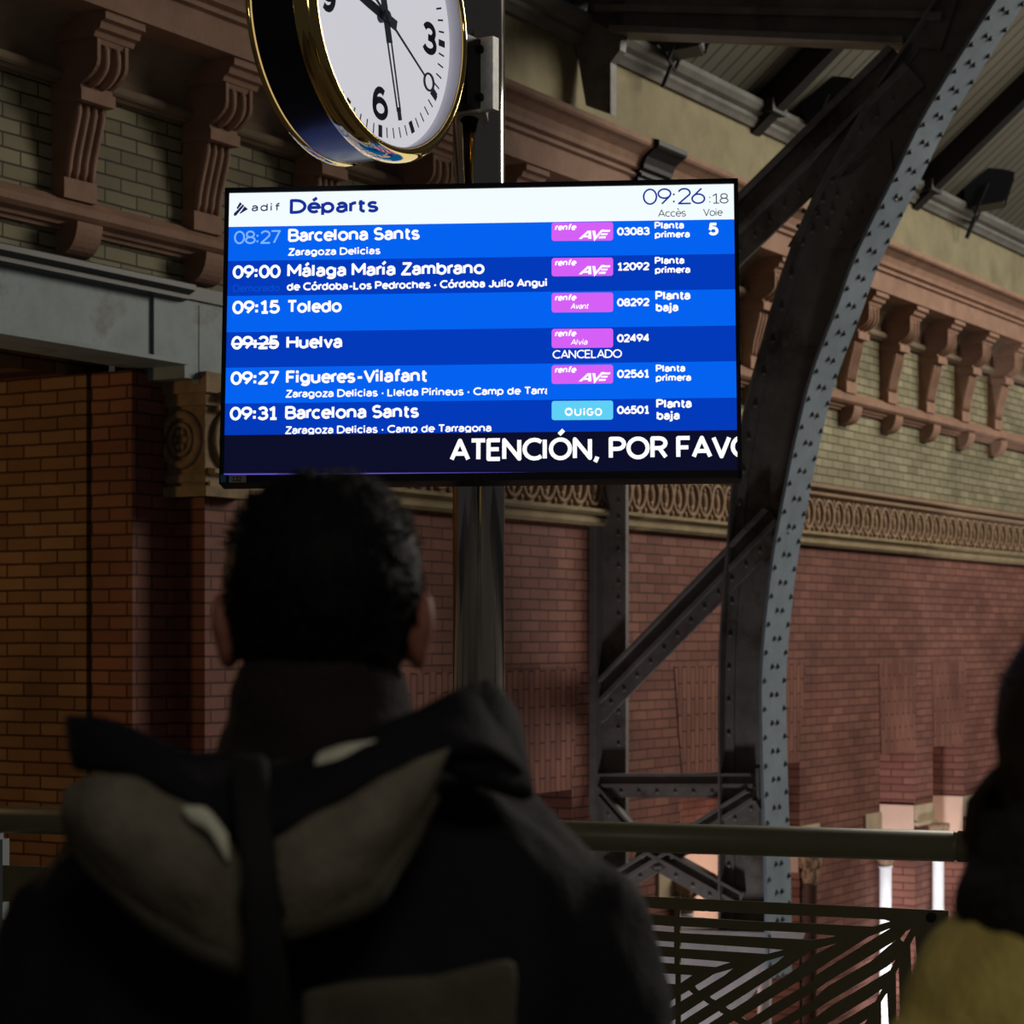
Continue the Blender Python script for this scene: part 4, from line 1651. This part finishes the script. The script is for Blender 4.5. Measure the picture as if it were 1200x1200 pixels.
rim(0.0, 1).build('front_rim', M['gold'], ck)
rim(0.155, -1).build('back_rim', M['gold'], ck)
dial_m = emit('lit_dial', (0.82, 0.81, 0.88, 1), 0.78)
b = MB()
b.lathe([(r_dial, 0.018), (r_dial, 0.021)], 96, axis='y')
b.build('dial', dial_m, ck)
b = MB()
b.smooth = True
b.lathe([(0.3005, 0.019), (0.3005, -0.016), (0.2985, -0.016), (0.2985, 0.019)], 96, axis='y', cap=False)
b.build('inner_ring', mat('inner_ring_white', (0.75, 0.74, 0.80, 1), 0.25), ck)
b = MB()
b.lathe([(r_dial, 0.151), (r_dial, 0.154)], 96, axis='y')
b.build('dial', dial_m, ck)
ink = mat('dial_ink', (0.02, 0.03, 0.05, 1), 0.5)


def face_pt(a, b_, lay=1):
    """a to the right of the dial centre, b_ up"""
    return (a, 0.018 - 0.0008 * lay, b_)


b = MB()
rb = 0.262
for k in range(60):
    t = radians(6 * k)
    big = k % 5 == 0
    r0, r1_ = (rb - 0.014, rb + 0.014) if big else (rb - 0.012, rb + 0.012)
    hwid = 0.008 if big else 0.0022
    c_, s_ = sin(t), cos(t)
    b.face([b.pt(face_pt(r_ * c_ + w_ * s_, r_ * s_ - w_ * c_)) for r_, w_ in ((r0, -hwid), (r0, hwid), (r1_, hwid), (r1_, -hwid))])
b.build('minute_marks', ink, ck)
b = MB()
g('\u0136', 0.60, ell(.29, .31, .29, .31), arc(.30, .5, .30, .5, 55, 180) + [(0, .31)])
g('\u0139', 0.60, ell(.29, .69, .29, .31), arc(.28, .5, .30, .5, -125, 0) + [(.58, .69)])
for t, ang in (('12', 0), ('3', 90), ('\u0136', 180), ('\u0139', 270)):
    c_, s_ = sin(radians(ang)) * 0.208, cos(radians(ang)) * 0.198
    hgt = 0.078
    wd_ = 0.76 if len(t) == 1 else 1.4
    for p in text_polys(t, 0.20, wd_ * 1.1):
        b.face([b.pt(face_pt(c_ + (q[0] - wd_ * 0.55) * hgt, s_ + (q[1] - 0.5) * hgt)) for q in p])
b.build('numerals', ink, ck)


def hand(name, ang, parts, lay):
    b = MB()
    t = radians(ang)
    c_, s_ = sin(t), cos(t)
    for r0, r1_, w0, w1 in parts:
        b.prism([(r0 * c_ + w0 * s_, r0 * s_ - w0 * c_), (r1_ * c_ + w1 * s_, r1_ * s_ - w1 * c_), (r1_ * c_ - w1 * s_, r1_ * s_ + w1 * c_), (r0 * c_ - w0 * s_, r0 * s_ + w0 * c_)], 0.006 - 0.002 * lay, 0.007 - 0.002 * lay, 'y')
    return b, c_, s_


b, c_, s_ = hand('h', 283, [(-0.05, 0.07, 0.013, 0.012), (0.07, 0.17, 0.012, 0.008)], 1)
b.build('hour_hand', ink, ck)
b = MB()
t = radians(165.5)
c_, s_ = sin(t), cos(t)
for r0, r1_, o0, o1, w_ in ((-0.06, 0.06, 0, 0, 0.012), (0.06, 0.215, -0.008, -0.006, 0.0028), (0.06, 0.215, 0.008, 0.006, 0.0028), (0.205, 0.235, 0, 0, 0.0075)):
    pts = [(r0 * c_ + (o0 + w_) * s_, r0 * s_ - (o0 + w_) * c_), (r1_ * c_ + (o1 + w_) * s_, r1_ * s_ - (o1 + w_) * c_), (r1_ * c_ + (o1 - w_) * s_, r1_ * s_ - (o1 - w_) * c_), (r0 * c_ + (o0 - w_) * s_, r0 * s_ - (o0 - w_) * c_)]
    b.prism(pts, 0.001, 0.002, 'y')
b.build('minute_hand', ink, ck)
b, c_, s_ = hand('s', 122.7, [(-0.07, 0.190, 0.0038, 0.0028), (0.230, 0.252, 0.0028, 0.002)], 4)
b.tube([(0.210 * c_ + 0.020 * cos(a), -0.0015, 0.210 * s_ + 0.020 * sin(a)) for a in [2 * pi * k / 20 for k in range(21)]], 0.0028, 6, cap=False)
b.build('second_hand', ink, ck)
b = MB()
b.lathe([(0.013, 0.018), (0.013, -0.005), (0.004, -0.006)], 20, axis='y')
b.build('hub', ink, ck)
gm = bpy.data.materials.new('clock_glass')
gm.use_nodes = True
gnt = gm.node_tree
gnt.nodes.clear()
gt_ = gnt.nodes.new('ShaderNodeBsdfTransparent')
gg_ = gnt.nodes.new('ShaderNodeBsdfGlossy')
gg_.inputs['Roughness'].default_value = 0.02
gf_ = gnt.nodes.new('ShaderNodeFresnel')
gf_.inputs['IOR'].default_value = 1.45
gx_ = gnt.nodes.new('ShaderNodeMixShader')
go_ = gnt.nodes.new('ShaderNodeOutputMaterial')
gnt.links.new(gf_.outputs[0], gx_.inputs[0])
gnt.links.new(gt_.outputs[0], gx_.inputs[1])
gnt.links.new(gg_.outputs[0], gx_.inputs[2])
gnt.links.new(gx_.outputs[0], go_.inputs[0])
b = MB()
b.face([b.pt((0.3 * cos(2 * pi * k / 96), -0.018, 0.3 * sin(2 * pi * k / 96))) for k in range(96)])
b.build('glass', gm, ck)
# bracket to the pole
loc_pole = (Vector((PX, PY, CK.z)) - CK)
lx = loc_pole.dot(U)
ly = -loc_pole.dot(N)
zc0, zc1 = 1.55 + (748 - 122) / F * 5.35 - CK.z, 1.55 + (748 - 36) / F * 5.35 - CK.z
b = MB()
b.box(0.315, lx - 0.05, ly - 0.05, ly + 0.05, zc0 + 0.005, zc1 - 0.005)
for zz in (zc0 + 0.03, zc1 - 0.03):
    b.lathe([(0.010, 0.0), (0.010, -0.008), (0.004, -0.011)], 10, (0.37, ly - 0.05, zz), 'y')
b.build('bracket_arm', M['bracket_black'], ck)
b = MB()
b.box(lx - 0.072, lx - 0.045, ly - 0.085, ly + 0.085, zc0, zc1)
b.build('clamp_plate', M['plate'], ck)

# ------------------------------------------------------------------ people


def head_rings(z0, grow=0.0, lo=0.0, hi=1.0, hy=0.0, n=28, sc=1.0):
    """cross sections of a head; z0 is the chin height, +y is where the face looks"""
    tab = [(0.000, .048, .030, .026), (0.012, .042, .046, .040), (0.035, .030, .066, .054), (0.065, .016, .082, .063), (0.095, .006, .092, .070), (0.125, .000, .097, .0745), (0.155, -.003, .097, .0755), (0.18, -.006, .089, .070), (0.203, -.008, .070, .056), (0.219, -.010, .042, .035), (0.226, -.010, .015, .013)]
    rs = []
    for z, yc, ry, rx in tab:
        if z < lo or z > hi:
            continue
        zz = z0 + sc * (z + (grow * 0.9 if z > 0.15 else 0.0) * min(1, (z - 0.15) / 0.05 if z > 0.15 else 0))
        rs.append([(sc * (rx + grow) * cos(2 * pi * j / n), hy + sc * (yc + (ry + grow) * sin(2 * pi * j / n)), zz) for j in range(n)])
    return rs


def oval(cx, cy, z, rx, ry, n=28, tilt=0.0, pw=2.0):
    r = []
    for j in range(n):
        a = 2 * pi * j / n
        ca, sa = cos(a), sin(a)
        ca = math.copysign(abs(ca) ** (2 / pw), ca)
        sa = math.copysign(abs(sa) ** (2 / pw), sa)
        r.append((cx + rx * ca, cy + ry * sa, z + tilt * sa))
    return r


def hand_shape(b, wrist, side, fwd):
    """palm, four unequal bent fingers and a thumb hanging from the wrist"""
    w = Vector(wrist)
    down = Vector((0, 0.12, -1)).normalized()
    f = Vector(fwd).normalized()
    lat = Vector((side, 0, 0))
    b.tube([w + down * -0.03, w + down * 0.02, w + down * 0.06, w + down * 0.095], [0.026, 0.03, 0.041, 0.038], 12, ry=[0.02, 0.016, 0.015, 0.012], up=f)
    for k, (off, ln) in enumerate(((0.030, 0.072), (0.010, 0.08), (-0.011, 0.074), (-0.030, 0.058))):
        base = w + down * 0.085 + f * off
        p1 = base + down * ln * 0.45 - lat * 0.004
        p2 = p1 + (down * 0.9 - lat * 0.45).normalized() * ln * 0.32
        p3 = p2 + (down * 0.7 - lat * 0.75).normalized() * ln * 0.25
        b.tube([base, p1, p2, p3], [0.0095, 0.009, 0.008, 0.006], 8)
    tb0 = w + down * 0.03 + f * 0.03
    tb1 = tb0 + (down * 0.7 + f * 0.7).normalized() * 0.035
    tb2 = tb1 + (down * 0.9 + f * 0.3 - lat * 0.3).normalized() * 0.03
    b.tube([tb0, tb1, tb2], [0.013, 0.011, 0.008], 8)


def person(loc, rz, hs, chin, skin=None, zs=None, sh=0.20):
    """root, body: standing adult facing +y. chin = height of the chin"""
    root = empty('person', loc, rz)
    b = MB()
    b.rings(head_rings(chin, sc=hs))
    # nose, brow, ears
    b.tube([(0, 0.086 * hs, chin + .125 * hs), (0, 0.108 * hs, chin + .085 * hs), (0, 0.094 * hs, chin + .074 * hs)], [0.008, 0.014, 0.010], 8)
    b.ball((0, 0.083 * hs, chin + 0.048 * hs), 0.022, 0.010, 0.007)
    b.ball((0, 0.08 * hs, chin + 0.038 * hs), 0.019, 0.010, 0.007)
    for sg in (-1, 1):
        b.ball((sg * 0.033, 0.082 * hs, chin + 0.128 * hs), 0.02, 0.010, 0.007)
        b.ball((sg * 0.080 * hs, -0.008, chin + 0.104 * hs), 0.011, 0.020, 0.034, 12, 8)
        b.ball((sg * 0.086 * hs, -0.014, chin + 0.114 * hs), 0.008, 0.015, 0.024, 12, 8)
    zs = zs or chin - 0.085     # base of the neck
    b.rings([oval(0, 0.0, chin + 0.06, 0.05, 0.055), oval(0, -0.005, chin - 0.02, 0.055, 0.06), oval(0, -0.01, zs, 0.062, 0.066), oval(0, -0.012, zs - 0.04, 0.11, 0.08),
             oval(0, -0.01, zs - 0.10, sh * 0.88, 0.10), oval(0, 0, zs - 0.22, sh * 0.82, 0.115), oval(0, 0.01, zs - 0.40, sh * 0.72, 0.105), oval(0, 0.0, zs - 0.55, sh * 0.78, 0.11), oval(0, -0.005, zs - 0.66, sh * 0.82, 0.12)])
    hip = zs - 0.62
    for sg in (-1, 1):
        b.tube([(sg * sh * 0.45, 0, hip + 0.05), (sg * 0.10, 0.005, hip - 0.10), (sg * 0.105, 0.01, hip * 0.54), (sg * 0.105, -0.01, hip * 0.36), (sg * 0.105, -0.015, 0.09)], [0.085, 0.085, 0.056, 0.054, 0.036], 16)
        b.tube([(sg * 0.105, -0.05, 0.045), (sg * 0.107, 0.0, 0.045), (sg * 0.112, 0.09, 0.035), (sg * 0.115, 0.16, 0.025)], [0.034, 0.042, 0.036, 0.022], 12, ry=[0.03, 0.036, 0.042, 0.036])
    arms = []
    for sg in (-1, 1):
        a0 = Vector((sg * (sh - 0.03), -0.01, zs - 0.075))
        a1 = Vector((sg * (sh + 0.085), -0.03, zs - 0.345))
        a2 = Vector((sg * (sh + 0.075), 0.05, zs - 0.585))
        b.tube([a0, a0.lerp(a1, .4), a1, a1.lerp(a2, .3), a2], [0.052, 0.045, 0.038, 0.038, 0.026], 14)
        hand_shape(b, a2, sg, (0.0, 1, 0.1))
        arms.append((a0, a1, a2))
    o = b.build('body', skin or M['skin'], root)
    remesh(o, 0.0045, 3)
    # eyes
    for sg in (-1, 1):
        e = MB()
        e.smooth = True
        e.ball((sg * 0.033, 0.079 * hs, chin + 0.113 * hs), 0.0145, 0.0125, 0.009, 12, 8)
        eo = e.build('eye', M['eye_white'], root)
        e = MB()
        e.ball((sg * 0.033, 0.0905 * hs, chin + 0.113 * hs), 0.006, 0.003, 0.006, 10, 6)
        e.build('iris', M['hair'], eo)
    # trousers and shoes
    t = MB()
    t.rings([oval(0, 0, hip + 0.12, sh * 0.86, 0.125), oval(0, 0, hip, sh * 0.9, 0.135), oval(0, 0, hip - 0.08, sh * 0.86, 0.125)])
    for sg in (-1, 1):
        t.tube([(sg * sh * 0.45, 0, hip + 0.05), (sg * 0.103, 0.005, hip - 0.12), (sg * 0.105, 0.01, hip * 0.52), (sg * 0.105, -0.01, 0.30), (sg * 0.105, -0.01, 0.055)], [0.10, 0.10, 0.075, 0.07, 0.07], 18)
    remesh(t.build('trousers', M['trousers'], root), 0.012, 4)
    for sg in (-1, 1):
        s = MB()
        s.rings([[(sg * 0.108 + 0.046 * cos(a) * w_, 0.045 + 0.135 * sin(a) * l_, z) for a in [2 * pi * k / 20 for k in range(20)]] for z, w_, l_ in ((0.0, 1, 1), (0.03, 1.03, 1.02), (0.055, 0.95, 0.95), (0.075, 0.75, 0.72))])
        s.smooth = True
        s.build('shoe', M['shoe'], root)
    return root, arms, zs


def wrinkle(o, amp, sc, seed=0, stretch=(1, 1, 1)):
    me = o.data
    for v in me.vertices:
        p = Vector((v.co.x * stretch[0], v.co.y * stretch[1], v.co.z * stretch[2])) * sc + Vector((seed, seed * 2, 0))
        k = noise.noise(p) + 0.5 * noise.noise(p * 2.3)
        v.co += v.normal * (amp * k)
    me.update()


def hair_cap(root, chin, hs, grow, nape, brow, m, spikes=500, seed=1):
    """hair as a shell over the skull, open at the face, with tufts that roughen its outline"""
    rng = random.Random(seed)
    b = MB()
    b.rings(head_rings(chin, grow, 0.03, 1.0, 0, 40, hs), True)
    o = b.build('hair', m, root)
    sb = o.modifiers.new('u', 'SUBSURF')
    sb.levels = sb.render_levels = 2
    apply_mods(o)
    bm = bmesh.new()
    bm.from_mesh(o.data)
    kill = []
    for f in bm.faces:
        c = f.calc_center_median()
        h = (c.z - chin) / hs
        y = c.y
        # nape at the back, sideburn line by the ears, fringe at the brow
        lim = nape if y < -0.03 else (nape + (brow - nape) * min(1, (y + 0.03) / 0.09))
        if abs(c.x) > 0.06 and -0.03 < y < 0.025:
            lim = max(lim, 0.115)
        if h < lim:
            kill.append(f)
    bmesh.ops.delete(bm, geom=kill, context='FACES')
    bm.to_mesh(o.data)
    me0 = o.data
    pts = [(v.co.copy(), v.normal.copy()) for v in me0.vertices]
    vs, fs = [], []
    for k in range(spikes):
        p, n = pts[rng.randrange(len(pts))]
        d = (n + Vector((rng.uniform(-.6, .6), rng.uniform(-.6, .6), rng.uniform(-.3, .7)))).normalized()
        if n.z < 0.2:
            d = (n * 0.5 + Vector((rng.uniform(-.3, .3), rng.uniform(-.3, .3), -1))).normalized()
        ln = rng.uniform(0.006, 0.014)
        a = d.orthogonal().normalized()
        c = d.cross(a)
        i = len(vs)
        q = p - n * 0.003
        for t in range(3):
            vs.append(q + a * (0.0022 * cos(2.1 * t)) + c * (0.0022 * sin(2.1 * t)))
        vs.append(q + d * ln)
        fs += [(i, i + 1, i + 3), (i + 1, i + 2, i + 3), (i + 2, i, i + 3)]
    bm.verts.ensure_lookup_table()
    nv = [bm.verts.new(v) for v in vs]
    for f in fs:
        bm.faces.new([nv[i] for i in f])
    bm.to_mesh(o.data)
    bm.free()
    sol = o.modifiers.new('t', 'SOLIDIFY')
    sol.thickness = 0.008
    sol.offset = -1
    apply_mods(o)
    wrinkle(o, 0.0025, 30, seed)
    for p in o.data.polygons:
        p.use_smooth = True
    return o


def coat_mesh(root, name, arms, zs, sh, m, hem, seed=0, slv=1.0):
    b = MB()
    n = 36
    b.rings([oval(0, -0.012, zs + 0.085, 0.085, 0.085, n), oval(0, -0.015, zs + 0.07, sh * 0.60, 0.105, n), oval(0, -0.015, zs + 0.035, sh * 0.80, 0.12, n, 0, 2.2), oval(0, -0.015, zs - 0.01, sh * 0.95, 0.13, n, 0, 2.3), oval(0, -0.012, zs - 0.08, sh + 0.0, 0.145, n, 0, 2.4), oval(0, -0.008, zs - 0.2, sh + 0.012, 0.165, n, 0, 2.5),
             oval(0, 0, zs - 0.4, sh + 0.005, 0.165, n, 0, 2.4), oval(0, 0, zs - 0.6, sh + 0.02, 0.165, n, 0, 2.4), oval(0, 0, hem, sh + 0.03, 0.175, n, 0, 2.4)])
    for a0, a1, a2 in arms:
        sg = 1 if a0.x > 0 else -1
        k0 = a0 + Vector((-sg * 0.04, 0, 0.0))
        b.tube([k0, a0 + Vector((sg * 0.012, 0, 0.0)), a0.lerp(a1, .35), a0.lerp(a1, .75), a1, a1.lerp(a2, .5), a2 + (a1 - a2) * 0.04], [r_ * slv for r_ in (0.08, 0.088, 0.088, 0.085, 0.08, 0.07, 0.055)], 20)
    o = b.build(name, m, root)
    remesh(o, 0.011, 8)
    wrinkle(o, 0.015, 7, seed, (1.6, 1.6, 0.8))
    wrinkle(o, 0.004, 20, seed + 3, (1.2, 1.2, 0.7))
    return o


# ---- the man watching the screen
MY = 1.87
MX = (380 - 600) / F * MY
man, marms, mzs = person((MX, MY, 0), 0.0, 1.0, 1.452, sh=0.205)
tag(man, 'dark-haired person in a black hooded coat seen from behind, looking up at the departures screen', 'person')
hair_cap(man, 1.452, 1.0, 0.0085, 0.062, 0.165, M['hair'], 2600, 3)
coat_mesh(man, 'coat', marms, mzs, 0.245, M['coat'], 0.72, seed=5)
MI = Vector((MX, MY, 0))


def mp(px, py, Y):
    return at_y(px, py, Y) - MI


# scarf wound round the neck
b = MB()
rs = []
nn_ = 40
for z, rx, ry, yc, tl in ((1.385, .112, .112, -0.01, -.004), (1.405, .108, .108, -0.01, -.004), (1.43, .094, .097, -0.008, 0.0), (1.45, .090, .095, -0.006, 0.003), (1.462, .083, .090, -.004, 0.004), (1.49, .078, .086, -0.004, 0.006), (1.515, .073, .083, -0.004, 0.006), (1.528, .068, .079, -.004, .006), (1.52, .058, .068, -.004, .006), (1.47, .058, .068, -.004, .0)):
    rs.append(oval(-0.004, yc, z, rx, ry, nn_, -abs(tl)))
b.rings(rs, False)
o = b.build('scarf', M['scarf'], man)
subsurf(o, 2)
wrinkle(o, 0.006, 16, 2, (0.5, 0.5, 1.6))


def patch(name, top, bot, m, parent, n=14, rows_=7, bulge=0.0, th=0.008, lv=1, wr=0.0, seed=0):
    """cloth panel lofted between two edge lines, bulging towards the viewer"""
    A_ = resample([Vector(p) for p in top], n)
    B_ = resample([Vector(p) for p in bot], n)
    b = MB()
    idx = []
    for r in range(rows_):
        t = r / (rows_ - 1)
        line = []
        for j in range(n):
            u = j / (n - 1)
            p = A_[j].lerp(B_[j], t)
            p = p + Vector((0, -bulge * sin(pi * t) * (0.35 + 0.65 * sin(pi * u)), 0))
            line.append(b.pt(p))
        idx.append(line)
    for r in range(rows_ - 1):
        for j in range(n - 1):
            b.face((idx[r][j], idx[r][j + 1], idx[r + 1][j + 1], idx[r + 1][j]))
    o = b.build(name, m, parent)
    subsurf(o, lv, th)
    if wr:
        wrinkle(o, wr, 14, seed)
    return o


# the hood thrown back: one black shell with standing peaks, olive lining panels, pale inner collar, a fold's highlight as a pale patch
hood_top = [mp(80, 838, 1.76), mp(112, 842, 1.72), mp(160, 862, 1.70), mp(215, 886, 1.69), mp(285, 900, 1.69), mp(345, 893, 1.70), mp(420, 870, 1.70), mp(480, 842, 1.70), mp(528, 815, 1.72), mp(562, 796, 1.75)]
hood_mid = [mp(92, 905, 1.72), mp(120, 902, 1.68), mp(170, 918, 1.65), mp(222, 940, 1.63), mp(278, 985, 1.62), mp(340, 978, 1.62), mp(430, 925, 1.63), mp(500, 890, 1.65), mp(560, 880, 1.68), mp(614, 915, 1.74)]
hood = patch('hood', hood_top, hood_mid, M['coat'], man, 24, 7, 0.02, 0.016, 1, 0.004, 1)
hood['label'] = 'black outer rim of the thrown-back hood'
b1 = patch('hood_side', [mp(562, 796, 1.755), mp(582, 806, 1.76), mp(598, 835, 1.78)], [mp(500, 895, 1.67), mp(560, 925, 1.70), mp(622, 940, 1.76)], M['coat'], hood, 8, 7, 0.015, 0.02, 1, 0.003, 4)
lf = patch('lining_panel', [mp(78, 925, 1.68), mp(112, 903, 1.655), mp(165, 915, 1.635), mp(225, 938, 1.615), mp(278, 990, 1.605)],
           [mp(78, 965, 1.69), mp(112, 1010, 1.66), mp(170, 1062, 1.64), mp(235, 1110, 1.625), mp(292, 1128, 1.615)], M['olive'], hood, 16, 9, 0.028, 0.012, 1, 0.005, 8)
he = patch('hood_edge', [mp(74, 955, 1.69), mp(110, 1000, 1.66), mp(168, 1052, 1.64), mp(233, 1100, 1.62), mp(292, 1122, 1.612)],
           [mp(84, 985, 1.70), mp(108, 1022, 1.67), mp(164, 1075, 1.65), mp(228, 1122, 1.632), mp(290, 1146, 1.622)], M['olive_dark'], hood, 14, 5, 0.012, 0.01, 1, 0.003, 2)
he = patch('hood_edge', [mp(326, 1076, 1.612), mp(378, 1060, 1.615), mp(428, 1040, 1.63), mp(470, 985, 1.65), mp(504, 922, 1.67)],
           [mp(330, 1106, 1.622), mp(384, 1088, 1.63), mp(440, 1062, 1.645), mp(482, 1000, 1.665), mp(514, 930, 1.68)], M['olive_dark'], hood, 14, 5, 0.010, 0.01, 1, 0.003, 7)
lf['label'] = 'grey-olive lining of the hood, left half'
rt = patch('lining_panel', [mp(318, 985, 1.605), mp(375, 950, 1.61), mp(435, 918, 1.62), mp(490, 890, 1.64), mp(530, 872, 1.66)],
           [mp(330, 1085, 1.615), mp(378, 1070, 1.62), mp(425, 1048, 1.635), mp(468, 990, 1.655), mp(500, 925, 1.67)], M['olive'], hood, 16, 9, 0.022, 0.012, 1, 0.005, 11)
rt['label'] = 'grey-olive lining of the hood, right half'
pt_ = patch('neck_lining', [mp(372, 884, 1.665), mp(405, 872, 1.66), mp(448, 866, 1.665)], [mp(366, 906, 1.655), mp(395, 902, 1.65), mp(425, 893, 1.655)], M['pale_cloth'], hood, 8, 4, 0.006, 0.006, 1)
pt_['label'] = 'pale inner collar showing under the hood'
pt_ = patch('fold_highlight', [mp(212, 945, 1.60), mp(240, 944, 1.595), mp(268, 978, 1.59)], [mp(222, 960, 1.597), mp(248, 975, 1.59), mp(270, 1015, 1.588)], M['pale_cloth'], hood, 8, 4, 0.005, 0.006, 1)  # small pale patch stands in for light catching this fold
pt_['label'] = 'highlight on a fold in the left half of the hood, coloured pale'
st = patch('strap', [mp(266, 880, 1.66), mp(272, 940, 1.60), mp(280, 1010, 1.575), mp(285, 1090, 1.575), mp(293, 1200, 1.60), mp(300, 1300, 1.63), mp(318, 1600, 1.66)],
           [mp(314, 884, 1.655), mp(318, 940, 1.60), mp(325, 1010, 1.575), mp(332, 1090, 1.575), mp(344, 1200, 1.60), mp(352, 1300, 1.63), mp(372, 1600, 1.66)], M['strap'], man, 22, 4, 0.002, 0.006, 1)
st['label'] = 'black bag strap running down the back'
yk = patch('back_panel', [mp(352, 1160, 1.662), mp(420, 1148, 1.655), mp(510, 1140, 1.66), mp(605, 1125, 1.69)], [mp(352, 1330, 1.668), mp(420, 1330, 1.66), mp(510, 1330, 1.665), mp(600, 1330, 1.69)], M['olive_dark'], man, 14, 8, 0.004, 0.008, 1, 0.004, 3)
yk['label'] = 'dark olive lower back panel of the coat'

# ---- the woman at the right edge
WY = 1.66
WX = (1308 - 600) / F * WY
wom, warms, wzs = person((WX, WY, 0), radians(12), 0.95, 1.345, zs=1.295, sh=0.15)
tag(wom, 'long-haired person in a mustard yellow coat and big black scarf at the right edge', 'person')
hair_cap(wom, 1.345, 0.95, 0.016, 0.03, 0.17, M['brown_hair'], 300, 9)
coat_mesh(wom, 'coat', warms, wzs, 0.165, M['yellow_coat'], 0.55, seed=12, slv=0.8)
# hanging hair, one lock falling to her left
b = MB()
b.smooth = True
rng = random.Random(4)
for k in range(60):
    a = pi + pi * (k + 0.5) / 60
    x0, y0 = 0.083 * cos(a), 0.098 * sin(a)
    b.tube([(x0 * .9, y0 * .9, 1.50), (x0 * 1.05, y0 * 1.05, 1.455), (x0 * 1.02 + rng.uniform(-.006, .006), y0 * 1.05, 1.41), (x0 * .9 + rng.uniform(-.01, .01), y0 * .95, 1.36)], [0.008, 0.010, 0.009, 0.004], 6)
for k in range(30):
    t = k / 29
    sx = rng.uniform(-.004, .004)
    b.tube([(-0.080 + .01 * t, 0.0 + 0.03 * t, 1.462 - 0.012 * t), (-0.092 + 0.014 * t + sx, 0.01 + 0.03 * t, 1.445 - .012 * t), (-0.106 + 0.022 * t + sx, 0.015 + .03 * t, 1.428 - .01 * t), (-0.112 + 0.026 * t + sx, 0.015 + 0.03 * t, 1.40 - .004 * t), (-0.104 + 0.03 * t, 0.01, 1.382)], [0.006, 0.006, 0.005, 0.003, 0.0015], 6)
b.build('hair_locks', M['brown_hair'], wom)
# big knitted scarf
b = MB()
path = [(0.076 * cos(t), -0.01 + 0.08 * sin(t), 1.392 + 0.008 * sin(t * 2)) for t in [2 * pi * k / 32 for k in range(33)]]
b.tube(path, 0.040, 16, cap=False, ry=0.038)
path = [(0.082 * cos(t), -0.02 + 0.09 * sin(t), 1.345 + 0.008 * cos(t * 2)) for t in [2 * pi * k / 32 for k in range(33)]]
b.tube(path, 0.044, 16, cap=False)
o = b.build('scarf', M['black_knit'], wom)
remesh(o, 0.007, 6)
wrinkle(o, 0.005, 18, 6)
